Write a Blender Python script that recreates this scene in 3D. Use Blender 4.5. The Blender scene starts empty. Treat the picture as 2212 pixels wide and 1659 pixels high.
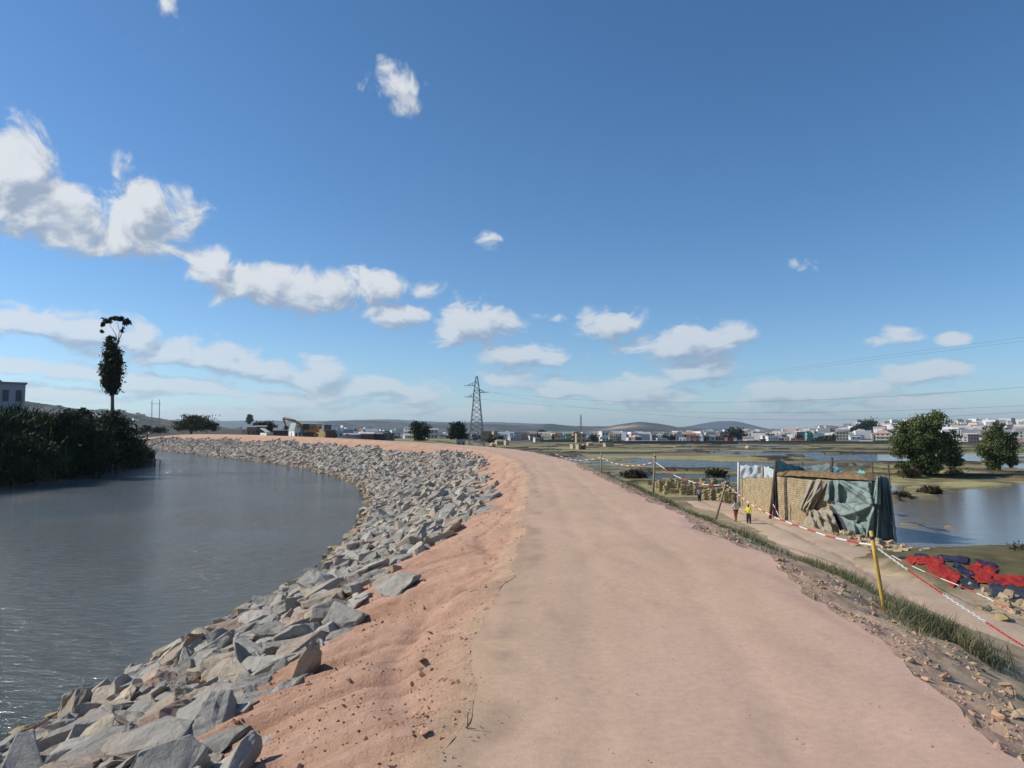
import bpy, bmesh, math, random
import numpy as np
from mathutils import Vector, Matrix
random.seed(7); rng = np.random.default_rng(11)
S = bpy.context.scene; COL = S.collection
# ------------------------------------------------------------- camera
CAMZ = 1.75; F = 1024*25/36; PITCH = math.atan(51/F)
cd = bpy.data.cameras.new('camera'); cam = bpy.data.objects.new('camera', cd); COL.objects.link(cam)
cd.lens = 25; cd.sensor_width = 36; cd.clip_start = .05; cd.clip_end = 60000
cam.location = (0, 0, CAMZ); cam.rotation_euler = (math.pi/2+PITCH, 0, 0); S.camera = cam
# ------------------------------------------------------------- sun, view
SUN_EL = math.radians(36); SUN_AZ = math.radians(-84)      # azimuth from +Y, negative = to the left
sund = Vector((math.sin(SUN_AZ)*math.cos(SUN_EL), math.cos(SUN_AZ)*math.cos(SUN_EL), math.sin(SUN_EL)))
ld = bpy.data.lights.new('sun', 'SUN'); ld.energy = 4.2; ld.angle = math.radians(.53); ld.color = (1, .93, .82)
lo = bpy.data.objects.new('sun', ld); COL.objects.link(lo); lo.rotation_euler = sund.to_track_quat('Z', 'Y').to_euler(); lo.location = (-30, 5, 60)
S.view_settings.view_transform = 'Standard'; S.view_settings.look = 'None'
S.view_settings.exposure = 0.22; S.view_settings.gamma = 1; S.view_settings.use_curve_mapping = False
S.render.engine = 'CYCLES'
# ------------------------------------------------------------- projection helpers
def ray(px, py):
    v = -(py-384)
    return np.array([px-512, F*math.cos(PITCH)-v*math.sin(PITCH), F*math.sin(PITCH)+v*math.cos(PITCH)])
def P(px, py, Y):                       # point at depth Y
    r = ray(px, py); return np.array([0, 0, CAMZ]) + r*(Y/r[1])
def G(px, py, z):                       # point on the plane z
    r = ray(px, py); return np.array([0, 0, CAMZ]) + r*((z-CAMZ)/r[2])
K = 1024/2212.                          # pixels of the enlarged view -> 1024 wide
def Gd(x, y, z): return G(x*K, y*K, z)
def nd(nt, t, **kw):
    n = nt.nodes.new(t)
    for k, v in kw.items():
        if k.startswith('i_'): n.inputs[k[2:].replace('_', ' ')].default_value = v
        else: setattr(n, k, v)
    return n
SKY = .1; SKYSAT = 1.17; SKYTINT = (.98, 1.07, 1.14); CLOUD_DARK = (2.8, 3.4, 4.4); CLOUD_LIT = (6.6, 6.8, 7.0); HAZE = 7.5e-5
# ------------------------------------------------------------- world: sky with cumulus laid out by azimuth and elevation
W = bpy.data.worlds.new('World'); S.world = W; W.use_nodes = True; wt = W.node_tree; wt.nodes.clear(); L = wt.links.new
CL = [(15,395,95,95),(70,455,110,62),(150,445,60,50),(312,480,92,72),(320,430,48,42),(250,515,60,40),(120,505,80,28),
 (455,572,48,44),(530,600,42,34),(600,615,58,40),(665,638,70,44),(740,622,50,34),(832,625,74,30),(862,682,52,24),(705,662,60,24),
 (1025,700,92,36),(975,722,52,20),(845,172,58,40),(872,222,30,30),(835,140,32,22),(365,12,22,34),(1050,528,24,20),
 (1322,705,78,28),(1465,745,105,42),(1540,735,75,36),(1500,800,85,24),(1180,685,36,13),
 (1745,575,30,16),(1925,732,50,22),(2010,800,100,26),(2060,735,36,12),(60,695,125,30),(175,712,120,34),(330,748,130,34),(450,765,120,26),
 (560,790,110,22),(685,808,80,28),(800,832,90,22),(905,850,80,20),(40,785,64,14),(175,800,80,20),(330,828,120,20),(450,842,80,14),
 (600,850,60,16),(700,862,90,20),(1140,772,90,20),(1120,822,70,16),(1225,842,70,14),(1385,850,115,34),(1660,850,62,28),(1790,852,115,24),
 (120,845,160,16),(1950,870,160,14),(520,893,180,12),(1000,888,160,12),(1700,900,160,12)]
def azel(px, py):
    r = ray(px, py); return math.atan2(r[0], r[1]), math.atan2(r[2], math.hypot(r[0], r[1]))
g = bpy.data.node_groups.new('cloud_field', 'ShaderNodeTree')
g.interface.new_socket('Vector', in_out='INPUT', socket_type='NodeSocketVector'); g.interface.new_socket('Density', in_out='OUTPUT', socket_type='NodeSocketFloat')
gi = g.nodes.new('NodeGroupInput'); go = g.nodes.new('NodeGroupOutput'); GL = g.links.new
wn = nd(g, 'ShaderNodeTexNoise', i_Scale=9.0, i_Detail=3.0); GL(gi.outputs[0], wn.inputs['Vector'])
wa = nd(g, 'ShaderNodeVectorMath', operation='MULTIPLY_ADD'); GL(wn.outputs['Color'], wa.inputs[0]); wa.inputs[1].default_value = (.06, .03, 0); wa.inputs[2].default_value = (-.03, -.015, 0)
wb = nd(g, 'ShaderNodeVectorMath', operation='ADD'); GL(gi.outputs[0], wb.inputs[0]); GL(wa.outputs[0], wb.inputs[1])
prev = None
for cx, cy, rx, ry in CL:
    a, e = azel(cx*K, cy*K); a1, _ = azel((cx+rx)*K, cy*K); _, e1 = azel(cx*K, (cy-ry)*K); kk = 1.72 if cy < 690 else 1.5; ra = abs(a1-a)*kk; re = abs(e1-e)*kk*(1 if cy < 690 else 1.12)
    m = nd(g, 'ShaderNodeVectorMath', operation='MULTIPLY_ADD'); GL(wb.outputs[0], m.inputs[0]); m.inputs[1].default_value = (1/ra, 1/re, 0); m.inputs[2].default_value = (-a/ra, -e/re, .62 if (cy < 250 and cx > 300) or (cx, cy) in ((1050, 528), (1745, 575), (1180, 685)) else .12)
    l = nd(g, 'ShaderNodeVectorMath', operation='LENGTH'); GL(m.outputs[0], l.inputs[0])
    if prev is None: prev = l.outputs['Value']
    else:
        q = nd(g, 'ShaderNodeMath', operation='MINIMUM'); GL(prev, q.inputs[0]); GL(l.outputs['Value'], q.inputs[1]); prev = q.outputs[0]
fld = nd(g, 'ShaderNodeMath', operation='SUBTRACT'); fld.inputs[0].default_value = 1; GL(prev, fld.inputs[1])
# the rest of the sky, out of the frame: scattered rows of the same low cumulus
sp = nd(g, 'ShaderNodeSeparateXYZ'); GL(gi.outputs[0], sp.inputs[0])
ab = nd(g, 'ShaderNodeMath', operation='ABSOLUTE'); GL(sp.outputs[0], ab.inputs[0])
om = nd(g, 'ShaderNodeMapRange'); om.inputs[1].default_value = .64; om.inputs[2].default_value = .8; om.inputs[3].default_value = 0; om.inputs[4].default_value = 1; GL(ab.outputs[0], om.inputs[0])
em = nd(g, 'ShaderNodeMapRange'); em.inputs[1].default_value = .5; em.inputs[2].default_value = .05; em.inputs[3].default_value = -.25; em.inputs[4].default_value = .22; GL(sp.outputs[1], em.inputs[0])
mp = nd(g, 'ShaderNodeVectorMath', operation='MULTIPLY'); GL(gi.outputs[0], mp.inputs[0]); mp.inputs[1].default_value = (1, 3, 1)
cn = nd(g, 'ShaderNodeTexNoise', i_Scale=3.5, i_Detail=4.0); GL(mp.outputs[0], cn.inputs['Vector'])
s1 = nd(g, 'ShaderNodeMath', operation='MULTIPLY_ADD'); GL(cn.outputs['Fac'], s1.inputs[0]); s1.inputs[1].default_value = 3; s1.inputs[2].default_value = -1.55
s2 = nd(g, 'ShaderNodeMath', operation='ADD'); GL(s1.outputs[0], s2.inputs[0]); GL(em.outputs[0], s2.inputs[1])
s2b = nd(g, 'ShaderNodeMath', operation='ADD'); GL(s2.outputs[0], s2b.inputs[0]); s2b.inputs[1].default_value = 1
s3 = nd(g, 'ShaderNodeMath', operation='MULTIPLY_ADD'); GL(s2b.outputs[0], s3.inputs[0]); GL(om.outputs[0], s3.inputs[1]); s3.inputs[2].default_value = -1
f2 = nd(g, 'ShaderNodeMath', operation='MAXIMUM'); GL(fld.outputs[0], f2.inputs[0]); GL(s3.outputs[0], f2.inputs[1])
cl = nd(g, 'ShaderNodeMath', operation='MAXIMUM'); GL(f2.outputs[0], cl.inputs[0]); cl.inputs[1].default_value = -.9
ns = nd(g, 'ShaderNodeTexNoise', i_Scale=17.0, i_Detail=8.0, i_Roughness=.6, i_Distortion=.5)
sq = nd(g, 'ShaderNodeSeparateXYZ'); GL(gi.outputs[0], sq.inputs[0]); ad = nd(g, 'ShaderNodeMath', operation='ADD'); GL(sq.outputs[1], ad.inputs[0]); ad.inputs[1].default_value = .11
am_ = nd(g, 'ShaderNodeMath', operation='MAXIMUM'); GL(ad.outputs[0], am_.inputs[0]); am_.inputs[1].default_value = .02
lg = nd(g, 'ShaderNodeMath', operation='LOGARITHM'); GL(am_.outputs[0], lg.inputs[0]); lg.inputs[1].default_value = 2.71828
ly = nd(g, 'ShaderNodeMath', operation='MULTIPLY'); GL(lg.outputs[0], ly.inputs[0]); ly.inputs[1].default_value = .42
cx_ = nd(g, 'ShaderNodeCombineXYZ'); GL(sq.outputs[0], cx_.inputs[0]); GL(ly.outputs[0], cx_.inputs[1]); GL(cx_.outputs[0], ns.inputs['Vector'])
na = nd(g, 'ShaderNodeMath', operation='MULTIPLY_ADD'); GL(ns.outputs['Fac'], na.inputs[0]); na.inputs[1].default_value = 2.3; na.inputs[2].default_value = -1.2
sm = nd(g, 'ShaderNodeMath', operation='ADD'); GL(cl.outputs[0], sm.inputs[0]); GL(na.outputs[0], sm.inputs[1])
GL(sm.outputs[0], go.inputs[0])
tc = nd(wt, 'ShaderNodeTexCoord'); sx = nd(wt, 'ShaderNodeSeparateXYZ'); L(tc.outputs['Generated'], sx.inputs[0])
az = nd(wt, 'ShaderNodeMath', operation='ARCTAN2'); L(sx.outputs[0], az.inputs[0]); L(sx.outputs[1], az.inputs[1])
el = nd(wt, 'ShaderNodeMath', operation='ARCSINE'); L(sx.outputs[2], el.inputs[0])
cv = nd(wt, 'ShaderNodeCombineXYZ'); L(az.outputs[0], cv.inputs[0]); L(el.outputs[0], cv.inputs[1])
G1 = nd(wt, 'ShaderNodeGroup', node_tree=g); L(cv.outputs[0], G1.inputs[0])
of = nd(wt, 'ShaderNodeVectorMath', operation='ADD'); L(cv.outputs[0], of.inputs[0]); of.inputs[1].default_value = (-.010, .018, 0)
G2 = nd(wt, 'ShaderNodeGroup', node_tree=g); L(of.outputs[0], G2.inputs[0])
alpha = nd(wt, 'ShaderNodeMapRange', interpolation_type='SMOOTHSTEP'); alpha.inputs[1].default_value = .04; alpha.inputs[2].default_value = .52; L(G1.outputs[0], alpha.inputs[0])
df = nd(wt, 'ShaderNodeMath', operation='SUBTRACT'); L(G1.outputs[0], df.inputs[0]); L(G2.outputs[0], df.inputs[1])
lit = nd(wt, 'ShaderNodeMapRange', interpolation_type='SMOOTHSTEP'); lit.inputs[1].default_value = -.38; lit.inputs[2].default_value = .34; L(df.outputs[0], lit.inputs[0])
sky = nd(wt, 'ShaderNodeTexSky', sky_type='NISHITA', sun_disc=False, sun_elevation=SUN_EL, sun_rotation=SUN_AZ, air_density=1.0, dust_density=.35, ozone_density=2.2, altitude=1250)
hs = nd(wt, 'ShaderNodeHueSaturation'); hs.inputs['Saturation'].default_value = SKYSAT; tn = nd(wt, 'ShaderNodeMix', data_type='RGBA', blend_type='MULTIPLY'); tn.inputs[0].default_value = 1; tn.inputs[7].default_value = (*SKYTINT, 1); L(sky.outputs[0], tn.inputs[6]); L(tn.outputs[2], hs.inputs['Color'])
cc = nd(wt, 'ShaderNodeMix', data_type='RGBA'); L(lit.outputs[0], cc.inputs[0]); cc.inputs[6].default_value = (*CLOUD_DARK, 1); cc.inputs[7].default_value = (*CLOUD_LIT, 1)
# clouds near the horizon are seen through more air
fade = nd(wt, 'ShaderNodeMapRange'); fade.inputs[1].default_value = 0; fade.inputs[2].default_value = .22; fade.inputs[3].default_value = .5; fade.inputs[4].default_value = .95; L(el.outputs[0], fade.inputs[0])
am = nd(wt, 'ShaderNodeMath', operation='MULTIPLY'); L(alpha.outputs[0], am.inputs[0]); L(fade.outputs[0], am.inputs[1])
mx = nd(wt, 'ShaderNodeMix', data_type='RGBA'); L(am.outputs[0], mx.inputs[0]); L(hs.outputs[0], mx.inputs[6]); L(cc.outputs[2], mx.inputs[7])
bg = nd(wt, 'ShaderNodeBackground', i_Strength=SKY); L(mx.outputs[2], bg.inputs[0]); wo = nd(wt, 'ShaderNodeOutputWorld'); L(bg.outputs[0], wo.inputs[0])
W.cycles.sampling_method = 'MANUAL'; W.cycles.sample_map_resolution = 512
# ------------------------------------------------------------- noise
def _h(ix, iy, s):
    n = (ix.astype(np.int64)*374761393 + iy.astype(np.int64)*668265263 + s*974634777) & 0x7fffffff
    n = ((n ^ (n >> 13))*1274126177) & 0x7fffffff
    return ((n ^ (n >> 16)) & 0xffff)/65535.
def vn(x, y, s=0):
    x = np.asarray(x, float); y = np.asarray(y, float)
    ix = np.floor(x); iy = np.floor(y); fx = x-ix; fy = y-iy
    fx = fx*fx*(3-2*fx); fy = fy*fy*(3-2*fy)
    a = _h(ix, iy, s); b = _h(ix+1, iy, s); c = _h(ix, iy+1, s); d = _h(ix+1, iy+1, s)
    return (a*(1-fx)+b*fx)*(1-fy)+(c*(1-fx)+d*fx)*fy
def fbm(x, y, o=4, s=0):
    r = 0; a = .5; t = 0
    for i in range(o):
        r = r+a*vn(np.asarray(x)*2**i+17.3*i, np.asarray(y)*2**i-9.1*i, s+i); t += a; a *= .5
    return r/t
def sst(a, b, x):
    t = np.clip((np.asarray(x, float)-a)/(b-a), 0, 1); return t*t*(3-2*t)
# ------------------------------------------------------------- objects
def tag(o, label=None, cat=None, group=None, kind=None):
    if label: o['label'] = label
    if cat: o['category'] = cat
    if group: o['group'] = group
    if kind: o['kind'] = kind
    return o
def empty(name, loc, rz=0, label=None, cat=None, group=None):
    o = bpy.data.objects.new(name, None); COL.objects.link(o); o.location = tuple(loc); o.rotation_euler = (0, 0, rz); o.empty_display_size = .3
    return tag(o, label, cat, group)
def link(name, me, parent=None, loc=None):
    o = bpy.data.objects.new(name, me); COL.objects.link(o)
    if parent: o.parent = parent
    if loc is not None: o.location = tuple(loc)
    return o
def npmesh(name, V, Fc, mat, smooth=False, attrs=None):
    V = np.asarray(V, np.float32); Fc = np.asarray(Fc, np.int32); n, k = Fc.shape
    me = bpy.data.meshes.new(name)
    me.vertices.add(len(V)); me.vertices.foreach_set('co', V.ravel())
    me.loops.add(n*k); me.loops.foreach_set('vertex_index', Fc.ravel())
    me.polygons.add(n); me.polygons.foreach_set('loop_start', np.arange(0, n*k, k, dtype=np.int32))
    me.polygons.foreach_set('use_smooth', np.full(n, smooth))
    me.update(calc_edges=True)
    if attrs:
        for an, av in attrs.items():
            av = np.asarray(av, np.float32)
            if av.ndim == 1:
                a = me.attributes.new(an, 'FLOAT', 'POINT'); a.data.foreach_set('value', av)
            else:
                a = me.attributes.new(an, 'FLOAT_COLOR', 'POINT')
                if av.shape[1] == 3: av = np.concatenate([av, np.ones((len(av), 1), np.float32)], 1)
                a.data.foreach_set('color', av.ravel())
    me.materials.append(mat); return me
def gridfaces(nu, nv):                  # nu rows, nv columns
    i = np.arange(nu-1)[:, None]*nv + np.arange(nv-1)[None, :]
    return np.stack([i, i+1, i+nv+1, i+nv], -1).reshape(-1, 4)
class MB:
    def __init__(s): s.v = []; s.f = []
    def add(s, vs, fs):
        o = len(s.v); s.v += [tuple(v) for v in vs]; s.f += [tuple(i+o for i in f) for f in fs]; return s
    def box(s, c, d, rz=0, tilt=None):
        hx, hy, hz = d[0]/2, d[1]/2, d[2]/2
        M = Matrix.Rotation(rz, 3, 'Z')
        if tilt: M = M @ Matrix.Rotation(tilt[0], 3, 'X') @ Matrix.Rotation(tilt[1], 3, 'Y')
        vs = [Vector(c)+M @ Vector((x*hx, y*hy, z*hz)) for z in (-1, 1) for x, y in ((-1, -1), (1, -1), (1, 1), (-1, 1))]
        return s.add(vs, [(3, 2, 1, 0), (4, 5, 6, 7), (0, 1, 5, 4), (1, 2, 6, 5), (2, 3, 7, 6), (3, 0, 4, 7)])
    def tube(s, pts, r, n=6, cap=True):
        pts = [Vector(p) for p in pts]; rs = r if hasattr(r, '__len__') else [r]*len(pts); o = len(s.v)
        for i, p in enumerate(pts):
            d = (pts[min(i+1, len(pts)-1)]-pts[max(i-1, 0)]).normalized()
            a = d.orthogonal().normalized() if abs(d.z) < .99 else Vector((1, 0, 0))
            if abs(d.z) < .99: a = d.cross(Vector((0, 0, 1))).normalized()
            b = d.cross(a)
            for k in range(n):
                t = 2*math.pi*k/n; s.v.append(tuple(p+(a*math.cos(t)+b*math.sin(t))*rs[i]))
        for i in range(len(pts)-1):
            for k in range(n):
                s.f.append((o+i*n+k, o+i*n+(k+1) % n, o+(i+1)*n+(k+1) % n, o+(i+1)*n+k))
        if cap: s.f.append(tuple(o+k for k in range(n))[::-1]); s.f.append(tuple(o+(len(pts)-1)*n+k for k in range(n)))
        return s
    def prism(s, prof, y0, y1):         # profile in xz, extruded along y
        n = len(prof)
        return s.add([(x, y0, z) for x, z in prof]+[(x, y1, z) for x, z in prof],
                     [tuple(range(n)), tuple(range(2*n-1, n-1, -1))]+[(i, i+n, (i+1) % n+n, (i+1) % n) for i in range(n)])
    def mesh(s, name, mat, smooth=False):
        me = bpy.data.meshes.new(name); me.from_pydata(s.v, [], s.f); me.materials.append(mat)
        if smooth: me.polygons.foreach_set('use_smooth', [True]*len(me.polygons))
        bm = bmesh.new(); bm.from_mesh(me); bmesh.ops.recalc_face_normals(bm, faces=bm.faces); bm.to_mesh(me); bm.free()
        return me
    def build(s, name, mat, parent=None, loc=None, smooth=False): return link(name, s.mesh(name, mat, smooth), parent, loc)
# ------------------------------------------------------------- materials
def new_mat(name):
    m = bpy.data.materials.new(name); m.use_nodes = True; nt = m.node_tree; return m, nt, nt.nodes['Principled BSDF']
def nd(nt, t, **kw):
    n = nt.nodes.new(t)
    for k, v in kw.items():
        if k.startswith('i_'): n.inputs[k[2:].replace('_', ' ')].default_value = v
        else: setattr(n, k, v)
    return n
def mk(name, c1, c2, scale=3, rough=.9, bump=.3, bscale=None, dist=.02, attr=None, rnd=0, detail=6, spec=.3, coord='Position', cmul=None):
    m, nt, b = new_mat(name); L = nt.links.new
    geo = nd(nt, 'ShaderNodeNewGeometry'); tc = nd(nt, 'ShaderNodeTexCoord')
    src = geo.outputs['Position'] if coord == 'Position' else tc.outputs['Object']
    n1 = nd(nt, 'ShaderNodeTexNoise', i_Scale=scale, i_Detail=detail, i_Roughness=.65); L(src, n1.inputs['Vector'])
    r = nd(nt, 'ShaderNodeValToRGB'); r.color_ramp.elements[0].position = .33; r.color_ramp.elements[1].position = .67
    r.color_ramp.elements[0].color = (*c1, 1); r.color_ramp.elements[1].color = (*c2, 1); L(n1.outputs['Fac'], r.inputs[0])
    out = r.outputs[0]
    if attr:
        a = nd(nt, 'ShaderNodeAttribute', attribute_name=attr)
        mx = nd(nt, 'ShaderNodeMix', data_type='RGBA', blend_type='MULTIPLY'); mx.inputs[0].default_value = 1
        L(out, mx.inputs[6]); L(a.outputs['Color'], mx.inputs[7]); out = mx.outputs[2]
    if rnd:
        oi = nd(nt, 'ShaderNodeObjectInfo'); mr = nd(nt, 'ShaderNodeMapRange'); mr.inputs[3].default_value = 1-rnd; mr.inputs[4].default_value = 1+rnd
        L(oi.outputs['Random'], mr.inputs[0]); hs = nd(nt, 'ShaderNodeHueSaturation'); L(mr.outputs[0], hs.inputs['Value']); L(out, hs.inputs['Color']); out = hs.outputs[0]
    L(out, b.inputs['Base Color']); b.inputs['Roughness'].default_value = rough; b.inputs['Specular IOR Level'].default_value = spec
    if bump:
        n2 = nd(nt, 'ShaderNodeTexNoise', i_Scale=bscale or scale*6, i_Detail=8, i_Roughness=.7); L(src, n2.inputs['Vector'])
        bp = nd(nt, 'ShaderNodeBump', i_Strength=bump, i_Distance=dist); L(n2.outputs['Fac'], bp.inputs['Height']); L(bp.outputs[0], b.inputs['Normal'])
    return m
# ------------------------------------------------------------- embankment stations
WZ = -3.05; FZ = -3.42      # river level, level of the flooded fields
ST = [(-8.6,-22,-.6,-22,2.6,-22,0),(-8.5,-12,-.5,-12,2.7,-12,0),(-8.2,4,-.38,4,2.85,4,0),(-7.8,11,.12,11,3.5,11,0),(-7.25,19,.45,19,3.7,19,0),(-6.9,26,.6,26,3.7,26,0),
 (-7.9,36,.55,37,3.65,37,.04),(-10.4,52,-.3,52,3.2,51,.13),(-16.7,74,-5.3,78,-2.0,80,.38),(-33.5,110,-24,116,-21,118.5,.84),(-57,145,-47.5,152,-45,155,1.38),
 (-88,190,-78,197,-76,200,1.85),(-122,240,-113,247,-111,250,1.9),(-150,275,-142,283,-140,286,1.0),(-175,290,-168,298,-166,301,-1.0)]
ST = np.array(ST, float)
def catmull(T, Pn):
    n = len(Pn); i = np.clip(np.floor(T).astype(int), 0, n-2); t = (T-i)[:, None]
    p0 = Pn[np.clip(i-1, 0, n-1)]; p1 = Pn[i]; p2 = Pn[i+1]; p3 = Pn[np.clip(i+2, 0, n-1)]
    return .5*((2*p1)+(-p0+p2)*t+(2*p0-5*p1+4*p2-p3)*t**2+(-p0+3*p1-3*p2+p3)*t**3)
_T = np.linspace(0, len(ST)-1, 4000); _D = catmull(_T, ST)
_s = np.concatenate([[0], np.cumsum(np.hypot(np.diff(_D[:, 2]), np.diff(_D[:, 3])))])
# stations thin out with distance
i0 = int(np.argmin(np.abs(_D[:, 3]-2.2))); s0 = _s[i0]
ss = list(np.arange(0, s0, .5)); s = s0
while s < _s[-1]-.2: ss.append(s); s += max(.045, .0062*max(1, math.hypot(*np.array([np.interp(s, _s, _D[:, 2]), np.interp(s, _s, _D[:, 3])]))))
ss = np.array(ss); D = np.stack([np.interp(ss, _s, _D[:, k]) for k in range(7)], 1); NS = len(ss)
Wp = D[:, 0:2]; Lp = D[:, 2:4]; Rp = D[:, 4:6]; Zc = D[:, 6]
Lp = Lp+np.stack([(fbm(ss*.9, ss*0, 3, 65)-.5)*.34, ss*0], 1)*np.clip(1.2-ss[:, None]*0, 0, 1)
nr = Rp-Lp; nr /= np.linalg.norm(nr, axis=1)[:, None]                       # unit vector to the right
Dist = np.maximum(2, np.hypot(Lp[:, 0], Lp[:, 1]))
def slope_pt(i, t):            # left slope: t 0 at the shoulder, 1 at the water, beyond 1 under it
    x = Lp[i, 0]+(Wp[i, 0]-Lp[i, 0])*t; y = Lp[i, 1]+(Wp[i, 1]-Lp[i, 1])*t
    z = Zc[i]+(WZ-Zc[i])*t
    return x, y, z
def relief_l(x, y, z, t, s):
    r = (fbm(s*2.2, t*2.0, 4, 3)-.5)*.22 + (fbm(s*9, t*3, 4, 5)-.5)*.11 + (fbm(s*24, t*3, 3, 6)-.5)*.055 + (fbm(x*14, y*14, 3, 8)-.5)*.035
    r += (fbm(x*.5, y*.5, 3, 31)-.5)*.25
    r -= .06*np.exp(-((t-.075-.03*np.sin(s*.9))/.02)**2)*(vn(s*.8, 0*s, 77) > .4)
    g1 = 1-np.abs(2*fbm(s*4.2+t*1.2, t*1.1, 2, 13)-1); g2 = 1-np.abs(2*fbm(s*10-t*2, t*1.6, 2, 14)-1)
    r -= (.09*sst(.86, .99, g1)+.05*sst(.88, .99, g2))*sst(.9, .5, t)
    return r*sst(-.01, .06, t)
# left slope
tc_ = np.concatenate([np.linspace(0, .42, 70), np.linspace(.42, 1.0, 34)[1:], np.linspace(1.0, 1.6, 8)[1:]])
I, T = np.meshgrid(np.arange(NS), tc_, indexing='ij')
X = Lp[I, 0]+(Wp[I, 0]-Lp[I, 0])*T; Y = Lp[I, 1]+(Wp[I, 1]-Lp[I, 1])*T; Z = Zc[I]+(WZ-Zc[I])*T
SS = ss[I]; Z = Z+relief_l(X, Y, Z, T, SS) - .10*np.exp(-((T-.03)/.022)**2)*0
# rounded shoulder and a little windrow of loose soil on it
Z += .02*np.exp(-((T-.018)/.014)**2)*fbm(SS*1.5, T*0, 3, 9)*sst(0, .008, T)
dust = (.86+.3*fbm(X*1.3, Y*1.3, 4, 21))
colL = np.array([.475, .290, .203])[None, None]*dust[..., None]
pale = sst(.5, .75, fbm(SS*3.2, T*2.5, 4, 41))[..., None]*sst(0, .1, T)[..., None]
colL = colL*(1-.55*pale)+np.array([.56, .36, .26])*.55*pale
red = sst(.52, .72, fbm(X*2.3, Y*2.3, 4, 55))[..., None]*sst(.08, .3, T)[..., None]
colL = colL*(1-.5*red)+np.array([.35, .165, .095])*.5*red
tb_ = (sst(.065, .0, T+.05*(fbm(SS*2.3, T*14, 4, 44)-.5)))[..., None]; colL = colL*(1-tb_*.85)+np.array([.475, .325, .215])*tb_*.85*dust[..., None]
m_soil = mk('embankment_soil', (.84, .84, .84), (1.1, 1.1, 1.1), 9, .95, .7, 38, .045, attr='Col', spec=.15)
VL = np.stack([X, Y, Z], -1).reshape(-1, 3)
emb = tag(link('embankment', npmesh('embankment', VL, gridfaces(NS, len(tc_)), m_soil, True, {'Col': colL.reshape(-1, 3)})), kind='structure')
# road surface
rc = np.concatenate([[0, .01, .025], np.linspace(.05, .93, 34), [.95, .965, .98, .99, 1]])
I, T = np.meshgrid(np.arange(NS), rc, indexing='ij')
edge = (fbm(ss*.7, ss*0, 4, 61)-.5)*.75+(fbm(ss*2.5, ss*0, 3, 62)-.5)*.12        # uneven right edge
edgeL = (fbm(ss*.5, ss*0, 3, 63)-.5)*.0
RX = Rp[:, 0]+nr[:, 0]*edge; RY = Rp[:, 1]+nr[:, 1]*edge
X = Lp[I, 0]+(RX[I]-Lp[I, 0])*T; Y = Lp[I, 1]+(RY[I]-Lp[I, 1])*T; SS = ss[I]
Z = Zc[I]+(fbm(X*.7, Y*.7, 3, 71)-.5)*.05*sst(0, .05, T)*sst(1, .93, T)+(fbm(X*7, Y*7, 3, 72)-.5)*.012*sst(0, .05, T)*sst(1, .95, T)
for w in (.27, .63): Z -= .012*np.exp(-((T-w+.02*np.sin(SS*.35))/.05)**2)
kcol = sst(.35, .65, fbm(X*.55, Y*.22, 4, 81))[..., None]
cR = np.array([.535, .368, .255])*(1-kcol)+np.array([.55, .372, .272])*kcol
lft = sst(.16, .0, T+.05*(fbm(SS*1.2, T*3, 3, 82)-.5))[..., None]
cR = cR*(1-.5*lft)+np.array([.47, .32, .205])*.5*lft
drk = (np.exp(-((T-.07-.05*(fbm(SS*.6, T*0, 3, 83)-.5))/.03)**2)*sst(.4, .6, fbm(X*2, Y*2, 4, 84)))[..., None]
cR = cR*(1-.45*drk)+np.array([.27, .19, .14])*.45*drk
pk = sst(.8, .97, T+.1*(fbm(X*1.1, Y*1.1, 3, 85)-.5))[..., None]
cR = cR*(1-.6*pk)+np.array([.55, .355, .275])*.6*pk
cR = cR*(.90+.20*fbm(X*2.2, Y*.9, 6, 86))[..., None]*(1-.06*sst(.56, .7, fbm(X*7+.6*Y, Y*.8, 4, 87)))[..., None]
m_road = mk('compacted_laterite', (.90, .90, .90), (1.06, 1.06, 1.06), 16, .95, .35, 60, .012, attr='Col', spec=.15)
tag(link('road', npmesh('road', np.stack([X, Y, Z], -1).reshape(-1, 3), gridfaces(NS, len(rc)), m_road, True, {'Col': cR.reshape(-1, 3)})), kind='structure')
# right slope: o = metres out from the road edge
PO = np.array([0, .25, .7, 1.4, 2.6, 4, 5.5, 7, 8.3, 9.5, 12]); PZ = np.array([0, -.06, -.22, -.52, -1.08, -1.62, -2.2, -2.8, -3.28, -3.62, -4.2])
oc = np.concatenate([np.linspace(0, 1.5, 36), np.linspace(1.5, 5, 40)[1:], np.linspace(5, 12, 24)[1:]])
def right_pt(i, o, noise=True):
    x = RX[i]+nr[i, 0]*o; y = RY[i]+nr[i, 1]*o
    z = np.interp(o, PO, PZ)*(Zc[i]+3.4)/3.4+Zc[i]
    if noise:
        k = sst(0, .12, o)
        z = z+k*((fbm(x*1.1, y*1.1, 4, 91)-.5)*.20*sst(0, 1.2, o)+(fbm(x*5, y*5, 4, 92)-.5)*.075+(fbm(x*18, y*18, 2, 93)-.5)*.03)
        z = z-.035*np.exp(-((o-.25)/.18)**2)*sst(.45, .6, fbm(x*.8, y*.8, 3, 94))
    return x, y, z
I, O = np.meshgrid(np.arange(NS), oc, indexing='ij'); X, Y, Z = right_pt(I, O)
cS0 = 1
a = sst(.15, 1.2, O+1.2*(fbm(X*1.2, Y*1.2, 4, 95)-.5))[..., None]
cS = np.array([.56, .37, .255])*(1-a)+np.array([.54, .40, .25])*a
b_ = sst(.5, .7, fbm(X*2.7, Y*2.7, 4, 96))[..., None]; cS = cS*(1-.4*b_)+np.array([.38, .25, .15])*.4*b_
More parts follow.
